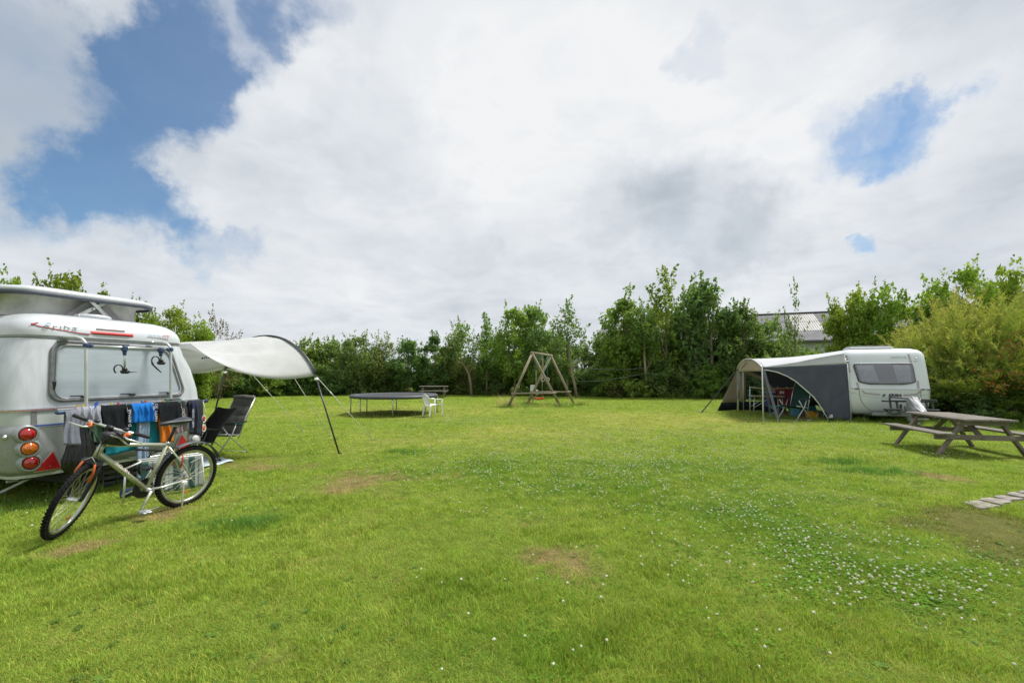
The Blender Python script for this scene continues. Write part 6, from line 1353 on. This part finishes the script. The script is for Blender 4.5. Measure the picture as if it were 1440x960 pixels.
def make_awning():
    DG = mk('dark_grey_canvas', (.088, .094, .125), .85, var=.08, scale=3, bump=.2, bscale=90, trans=.03); LG = mk('pale_canvas', (.60, .61, .63), .8, var=.04, scale=3, bump=.1, bscale=90, trans=.22); BE = mk('beige_canvas', (.46, .39, .30), .85, var=.06, scale=4, bump=.15, bscale=90, trans=.15); SK = mk('black_skirt', (.016, .02, .024), .8)
    WT = mk('white_pole', (.66, .67, .68), .35, .2); PIP = mk('white_piping', (.66, .66, .66), .6)
    o = thing('caravan_awning', 'pale roofed caravan awning with dark grey arched front wall and beige end', 'awning', G_O, G_RZ)
    N0 = Vector((-2.44, -1.02, 0)); N1 = Vector((-2.82, 3.35, 0)); C0 = Vector((.02, .10, 0)); C1 = Vector((.02, 4.5, 0))
    def bow(v): p = N0.lerp(N1, v); p.z = 1.70+.03*(1-v)+.33*(1-abs(2*v-1)**2.4); p.x -= .05*(1-abs(2*v-1)**2); return p
    def rail(v): p = C0.lerp(C1, v); p.z = 2.27; return p
    def roof(u, v):
        p = rail(v).lerp(bow(v), u); e = abs(2*v-1); p.z += -.05*4*u*(1-u)*(1-e**3); p.z -= (.0 if v > .08 else (.08-v)/.08*.10*(1-u)**.5); p.z += .012*math.sin(u*7+v*19)*4*u*(1-u); return p
    MB().grid(roof, 30, 40).build('roof_cloth', LG, o, solid=.003)
    # front wall: pale band above a dark grey panel with an arched opening
    P0 = Vector((-2.40, -.98, 0)); P1 = Vector((.06, .02, 0))
    arcp = [(1074, 520), (1079, 520.4), (1093, 523.3), (1106.7, 529), (1118.3, 536), (1130.8, 546.7), (1143, 557.5), (1151.7, 568.3), (1158, 580), (1163.5, 588)]
    eye = GINV @ Vector((0, 0, EYE)); nrm = Vector(((P1-P0).y, -(P1-P0).x, 0)).normalized(); arc = []
    for x, y in arcp:
        d = (GINV @ at(x, y, 10))-eye; t = (P0-eye).dot(nrm)/d.dot(nrm); q = eye+d*t; arc.append(((q-P0).dot((P1-P0).normalized()), q.z))
    Lw = (P1-P0).length; W1 = Lw+.02; ud = (P1-P0).normalized()
    ax_ = [a[0] for a in arc]; az = [a[1] for a in arc]
    lowx = arc[-1][0]
    def top_edge(s): return 1.715+.125*(s/Lw)+.0
    def fr(u, v):
        s = Lw*u; zb = interp(s, ax_, az) if s < lowx else .05; zt = top_edge(s); z = zb+(zt-zb)*v
        s2 = s+.13*u*(1-(z/1.84)) if u > .6 else s
        p = P0+ud*s2+nrm*((.020*math.sin(s*7+z*3)+.012*math.sin(s*19-z*6))*v*(1-v)*2.5+(.03*math.exp(-((s-Lw*.80-(1.8-z)*-.10)/.035)**2)*(1-v*.7))); p.z = z; return p
    us = 60
    MB().grid(fr, us, 24).build('front_wall', DG, o, solid=.003)
    def valance(u, v):
        a = P0+ud*(Lw*u); a.z = top_edge(Lw*u); b = roof(1-u, 0.004); return a.lerp(b, v)+Vector((0, 0, 0))
    MB().grid(valance, 30, 6).build('valance', LG, o, solid=.003)
    MB().tube([P0+ud*a+Vector((0, 0, z))-nrm*-.02 for a, z in arc], .017, 6).build('arch_piping', PIP, o)
    MB().tube([fr(1, .0)+nrm*.01, fr(1, .5)+nrm*.01, fr(1, 1)+nrm*.01], .014, 6).build('edge_piping', PIP, o)
    q = MB(); a = P0+ud*(lowx+.10)+nrm*.012; q.box((0, 0, 0), (.13, .006, .10), 0, basis(ud, (0, 0, 1), a+Vector((0, 0, .16))) @ Matrix.Rotation(R(90), 4, 'X')); q.build('label_patch', mk('white_patch', (.62, .63, .66), .7), o)
    # poles
    mb = MB(); B = [Vector((-2.44, -1.02, -.02)), Vector((-2.45, -1.02, .8))]+[bow(t)+Vector((-.03, 0, 0)) for t in np.linspace(.0, 1, 24)]+[Vector((-2.84, 3.36, .8)), Vector((-2.84, 3.36, -.02))]; mb.tube(B, .022, 8); mb.build('arch_pole', WT, o)
    for a, b in (((-2.80, 3.30, -.02), (-2.78, 3.2, 1.72)), ((-2.72, 2.1, -.02), (-2.74, 2.1, 2.0))): MB().tube([a, b], .016, 8).build('upright_pole', ALUP, o)
    MB().tube([(-2.74, .9, 1.92), (-2.78, 2.9, 1.66)], .010, 6).build('ridge_strap', BLACKP, o)
    # outer end: beige gable piece at the top
    def gable(u, v): a = bow(.04+.92*u); b = Vector((a.x, a.y, 1.60)); return b.lerp(a, v)
    MB().grid(gable, 24, 6).build('end_gable', BE, o, solid=.003)
    # slanting beige wing with black skirt at the far corner
    W0 = Vector((-2.84, 3.36, 0)); W2 = GINV @ gnd(1008.5, 578)
    def wing(u, v): z0, z1 = .34, 1.66; top = W0+Vector((0, 0, z1)); b = W0.lerp(W2, u); b.z = z0 if u > 0 else z0; bb = W0.lerp(W2, u*.80); bb.z = z0; return bb.lerp(top, v*(1))
    MB().grid(wing, 10, 10).build('end_wing', BE, o, solid=.003)
    MB().grid(lambda u, v: (lambda a, b: a.lerp(b, v))(W0.lerp(W2, u)+Vector((0, 0, .01)), W0.lerp(W2, u*.80)+Vector((0, 0, .34))), 8, 3).build('wing_skirt', SK, o, solid=.003)
    # far wall with arched window
    F0 = Vector((-2.80, 3.30, 0)); F1 = Vector((.02, 4.0, 0)); fd = (F1-F0).normalized(); FL = (F1-F0).length
    def arcf(s, k=0.): return interp(s, [0, .5, .85, 1.15, 1.5, 1.9], [1.55+k, 1.47+k, 1.30+k, 1.05+k, .62+k, .05])
    def fa(u, v): s = FL*u; zb = max(.02, arcf(s, .10)) if s < 1.9 else .02; zt = 1.68+.58*u**.8; p = F0+fd*s; p.z = zb+(zt-zb)*v; return p
    MB().grid(fa, 40, 10).build('far_wall', DG, o, solid=.003)
    MB().grid(lambda u, v: (lambda s: F0+fd*s+Vector((0, -.006, arcf(s)-.03+.15*v)))(1.75*u), 30, 3).build('window_border', BE, o, solid=.003)
    MB().grid(lambda u, v: F0+fd*(.02+.26*u)+Vector((0, -.006, .36+1.15*v)), 3, 4).build('window_border', BE, o, solid=.003)
    MB().grid(lambda u, v: (lambda s: F0+fd*s+Vector((0, -.004, .01+min(.37, max(.02, arcf(s)-.01))*v)))(1.85*u), 16, 3).build('far_skirt', SK, o, solid=.003)
    MB().grid(lambda u, v: (lambda s: F0+fd*s+Vector((0, 0, .38+max(.0, arcf(s)-.38)*v)))(.26+1.2*u), 20, 4).build('clear_window', mk_glass('clear_foil', (.70, .76, .74), .58, .12), o)
    # back of the awning against the caravan is the caravan's own side; straps and pegs
    ST = mk('grey_webbing', (.15, .15, .175), .8); inv = GINV
    for top, px, py in ((bow(.0), 1083, 588), (bow(.01), 1094, 594)):
        e = inv @ gnd(px, py); mb = MB(); mb.bar(top, e+Vector((0, 0, .18 if px < 1090 else .1)), .004, .075, (1, 0, 0)); mb.build('storm_strap', ST, o)
        mb = MB(); f = e+Vector((0, 0, .18 if px < 1090 else .1)); mb.tube([f, e+Vector((0, 0, -.06))], .010, 6); [mb.lathe([(.012, 0), (.026, .012), (.012, .024)], 10, (e.x, e.y, .04+.05*k)) for k in range(3)]; mb.build('strap_spring', STEEL, o)
    e = inv @ gnd(986, 580.5); mb = MB(); mb.bar(bow(1)+Vector((-.02, 0, 0)), e, .004, .045, (1, 0, 0)); mb.build('storm_strap', mk('black_webbing', (.009, .010, .011), .8), o); MB().tube([e+Vector((-.05, 0, .14)), e, e+Vector((.03, 0, -.1))], .012, 6).build('tent_peg', STEEL, o)
    for s in (0, lowx, Lw+.1): p = P0+ud*s; MB().tube([p+Vector((0, 0, .10)), p+Vector((.01, -.04, -.06))], .012, 6).build('tent_peg', STEEL, o)
make_awning()
# ------------------------------------------------------------------ things under the awning
def make_inside():
    GR = mk('forest_green_mesh', (.022, .055, .05), .8, var=.15, scale=30)
    recliner('camping_chair', 'dark green high backed camping chair with silver legs under the awning', gw(-1.45, -.30), R(222)+G_RZ, GR, True, None, 1.15, group='reclining camping chairs', back=(-.40, 1.10))
    TT = mk('beige_table_top', (.40, .32, .22), .5); o = thing('camping_table', 'beige topped camping table with silver legs behind the awning pole', 'table', gw(-2.05, 1.35), G_RZ+R(8))
    MB().box((0, 0, .70), (1.05, .62, .03), bev=.01).build('table_top', TT, o)
    for x in (-.45, .45):
        for y in (-.25, .25): MB().tube([(x, y, .69), (x*1.08, y*1.05, 0)], .017, 8).build('leg', ALUP, o)
    for y in (-.25, .25): MB().tube([(-.44, y, .30), (.1, y, .68)], .012, 6).build('brace', ALUP, o)
    SB = mk('sky_blue_fabric', (.10, .33, .42), .7); o = thing('folding_stool', 'light blue folding stool with crossed legs beside the awning table', 'stool', gw(-1.85, .62), G_RZ)
    mb = MB(); mb.grid(lambda u, v: ((u-.5)*.42, (v-.5)*.34, .43-.04*math.sin(math.pi*u)), 8, 3); mb.build('seat', SB, o, solid=.01)
    for y in (-.17, .17):
        for s in (-1, 1): MB().tube([(s*.22, y, .43), (-s*.22, y, 0)], .011, 6).build('leg', mk('blue_tube', (.20, .34, .42), .4, .3), o)
    TC = mk('turquoise_cloth', (.10, .38, .50), .8, trans=.15); p = gw(-2.64, .75, 1.02); o = thing('hanging_cloth', 'turquoise cloth hanging from the airing rail at the awning entrance', 'towel', p, G_RZ); mb = MB(); mb.grid(lambda u, v: ((u-.5)*.02+.02*math.sin(v*5), (u-.5)*.26, -.46*v+.02*math.sin(u*9)), 8, 8); mb.build('fabric', TC, o, solid=.008)
    AR = mk('pale_wood_rail', (.48, .40, .30), .6); o = thing('airing_rail', 'pale wooden airing rail sagging across the awning', 'rail', gw(-2.64, .75, 1.04), G_RZ); MB().tube([(0, 0, 0), (.45, .0, -.06), (.9, .2, -.05), (1.35, .3, -.03), (1.75, .3, .12)], .016, 6).build('rod', AR, o)
    for k, (x, y) in enumerate(((.9, .2), (1.2, .27))): MB().box((x, y, 0), (.03, .03, .05)).build('clip', AR, o)
    MB().tube([(0, 0, -1.04), (0, 0, .02)], .015, 8).build('upright', ALUP, o)
    MR = mk('maroon_fabric', (.17, .012, .028), .7, var=.25, scale=7, bump=.2); o = thing('storage_cupboard', 'maroon fabric camping cupboard at the back of the awning', 'cupboard', gw(-1.05, 2.75), G_RZ)
    MB().box((0, 0, .62), (.95, .45, .72), bev=.02).build('body', MR, o)
    for x in (-.32, 0, .32): MB().box((x, -.232, .62), (.28, .012, .64), bev=.004).build('door_flap', mk('maroon_flap', (.21, .015, .035), .7, var=.2), o)
    for x in (-.45, .45):
        for y in (-.2, .2): MB().tube([(x, y, .28), (x, y, 0)], .015, 6).build('leg', STEEL, o)
    MB().box((-.32, -.245, .80), (.16, .01, .10)).build('paper_label', mk('paper', (.6, .6, .56), .8), o); MB().tube([(.12, -.25, .78), (-.25, -.26, .30)], .012, 6).build('strap', mk('purple_strap', (.12, .06, .20), .7), o)
    o = thing('cool_box', 'blue cool box standing left of the maroon cupboard', 'cool box', gw(-1.75, 2.7), G_RZ); MB().box((0, 0, .50), (.34, .35, .55), bev=.03).build('body', mk('cobalt_fabric', (.04, .07, .22), .7), o); MB().box((0, 0, .80), (.36, .37, .06), bev=.02).build('lid', mk('pale_blue_lid', (.30, .36, .48), .6), o); MB().box((0, 0, .11), (.34, .35, .21), bev=.02).build('base', SKC, o)
    TL = mk('teal_plastic', (.01, .16, .22), .45)
    def tub(nm, lb, x, y, w, d, h, m, rim=None):
        o = thing(nm, lb, 'tub', gw(x, y), G_RZ); mb = MB(); R0 = lambda k, z: [(px*k, py*k*d/w, z) for px, py in rrect(w/2, -w/2, w/2, w*.15, 4)]
        mb.loft([R0(.82, .0), R0(1.0, h), R0(1.05, h), R0(1.05, h-.02)], False, True).build('tub', m, o); MB().loft([R0(.96, h-.004), R0(.80, .03)], False, False, True).build('inside', m, o); return o
    tub('storage_tub', 'teal storage tub behind the dark green chair', -.62, 1.25, .62, .45, .36, TL); tub('storage_tub', 'small yellow washing-up tub on the awning floor', -.78, .55, .40, .34, .25, mk('yellow_tub_plastic', (.62, .30, .015), .45))
    tub('storage_tub', 'light blue tub beside the teal tub under the awning', -1.15, 1.3, .32, .3, .30, SB)
    LM = mk('lime_plastic', (.33, .52, .04), .5); o = thing('lime_tray', 'lime green tray leaning among the gear at the awning edge', 'tray', gw(-.40, .72, .30), G_RZ); MB().box((0, 0, 0), (.50, .34, .025), 0, Matrix.Rotation(R(16), 4, 'Y') @ Matrix.Rotation(R(22), 4, 'X'), .008).build('tray', LM, o); MB().box((.30, .12, .02), (.20, .2, .02), 0, Matrix.Rotation(R(20), 4, 'X'), .006).build('lid', LM, o)
    o = thing('gear_bag', 'black bag at the back of the awning behind the green chair', 'bag', gw(-.55, 1.9), G_RZ); mb = MB(); mb.ball((0, 0, .42), (.28, .22, .42), 14, 10); mb.build('bag', mk('black_nylon', (.012, .012, .014), .7, bump=.4, bscale=10), o); MB().tube([(-.1, -.1, .80), (0, -.12, .95), (.1, -.1, .80)], .014, 6).build('strap', BLACKP, o)
    for x, y, lb in ((-.42, .25, 'small black folding stool nearest the white arch piping'), (-.66, .40, 'small black folding stool left of the other black stool')):
        o = thing('folding_stool', lb, 'stool', gw(x, y), G_RZ+R(15), 'low black folding stools at the awning edge'); MB().box((0, 0, .25), (.22, .2, .04), bev=.01).build('seat', BLACKP, o)
        for q in (-.09, .09): MB().tube([(-.10, q, .0), (-.04, q, .24), (.05, q, .24), (.12, q, .0)], .011, 6).build('leg', ALUP, o)
    GT = mk('brown_groundmat', (.20, .135, .085), .9, var=.3, scale=9, bump=.4, bscale=50); mb = MB(); mb.grid(lambda u, v: (-1.75*u-.05, .30+3.4*v, .022+.006*math.sin(u*11+v*7)), 12, 12); q = mb.build('awning_mat', GT, None, solid=.004); q.location = G_O; q.rotation_euler = (0, 0, G_RZ); tag(q, 'brown floor mat laid on the grass under the awning', 'mat')
SKC = mk('black_skirt', (0, 0, 0))
make_inside()
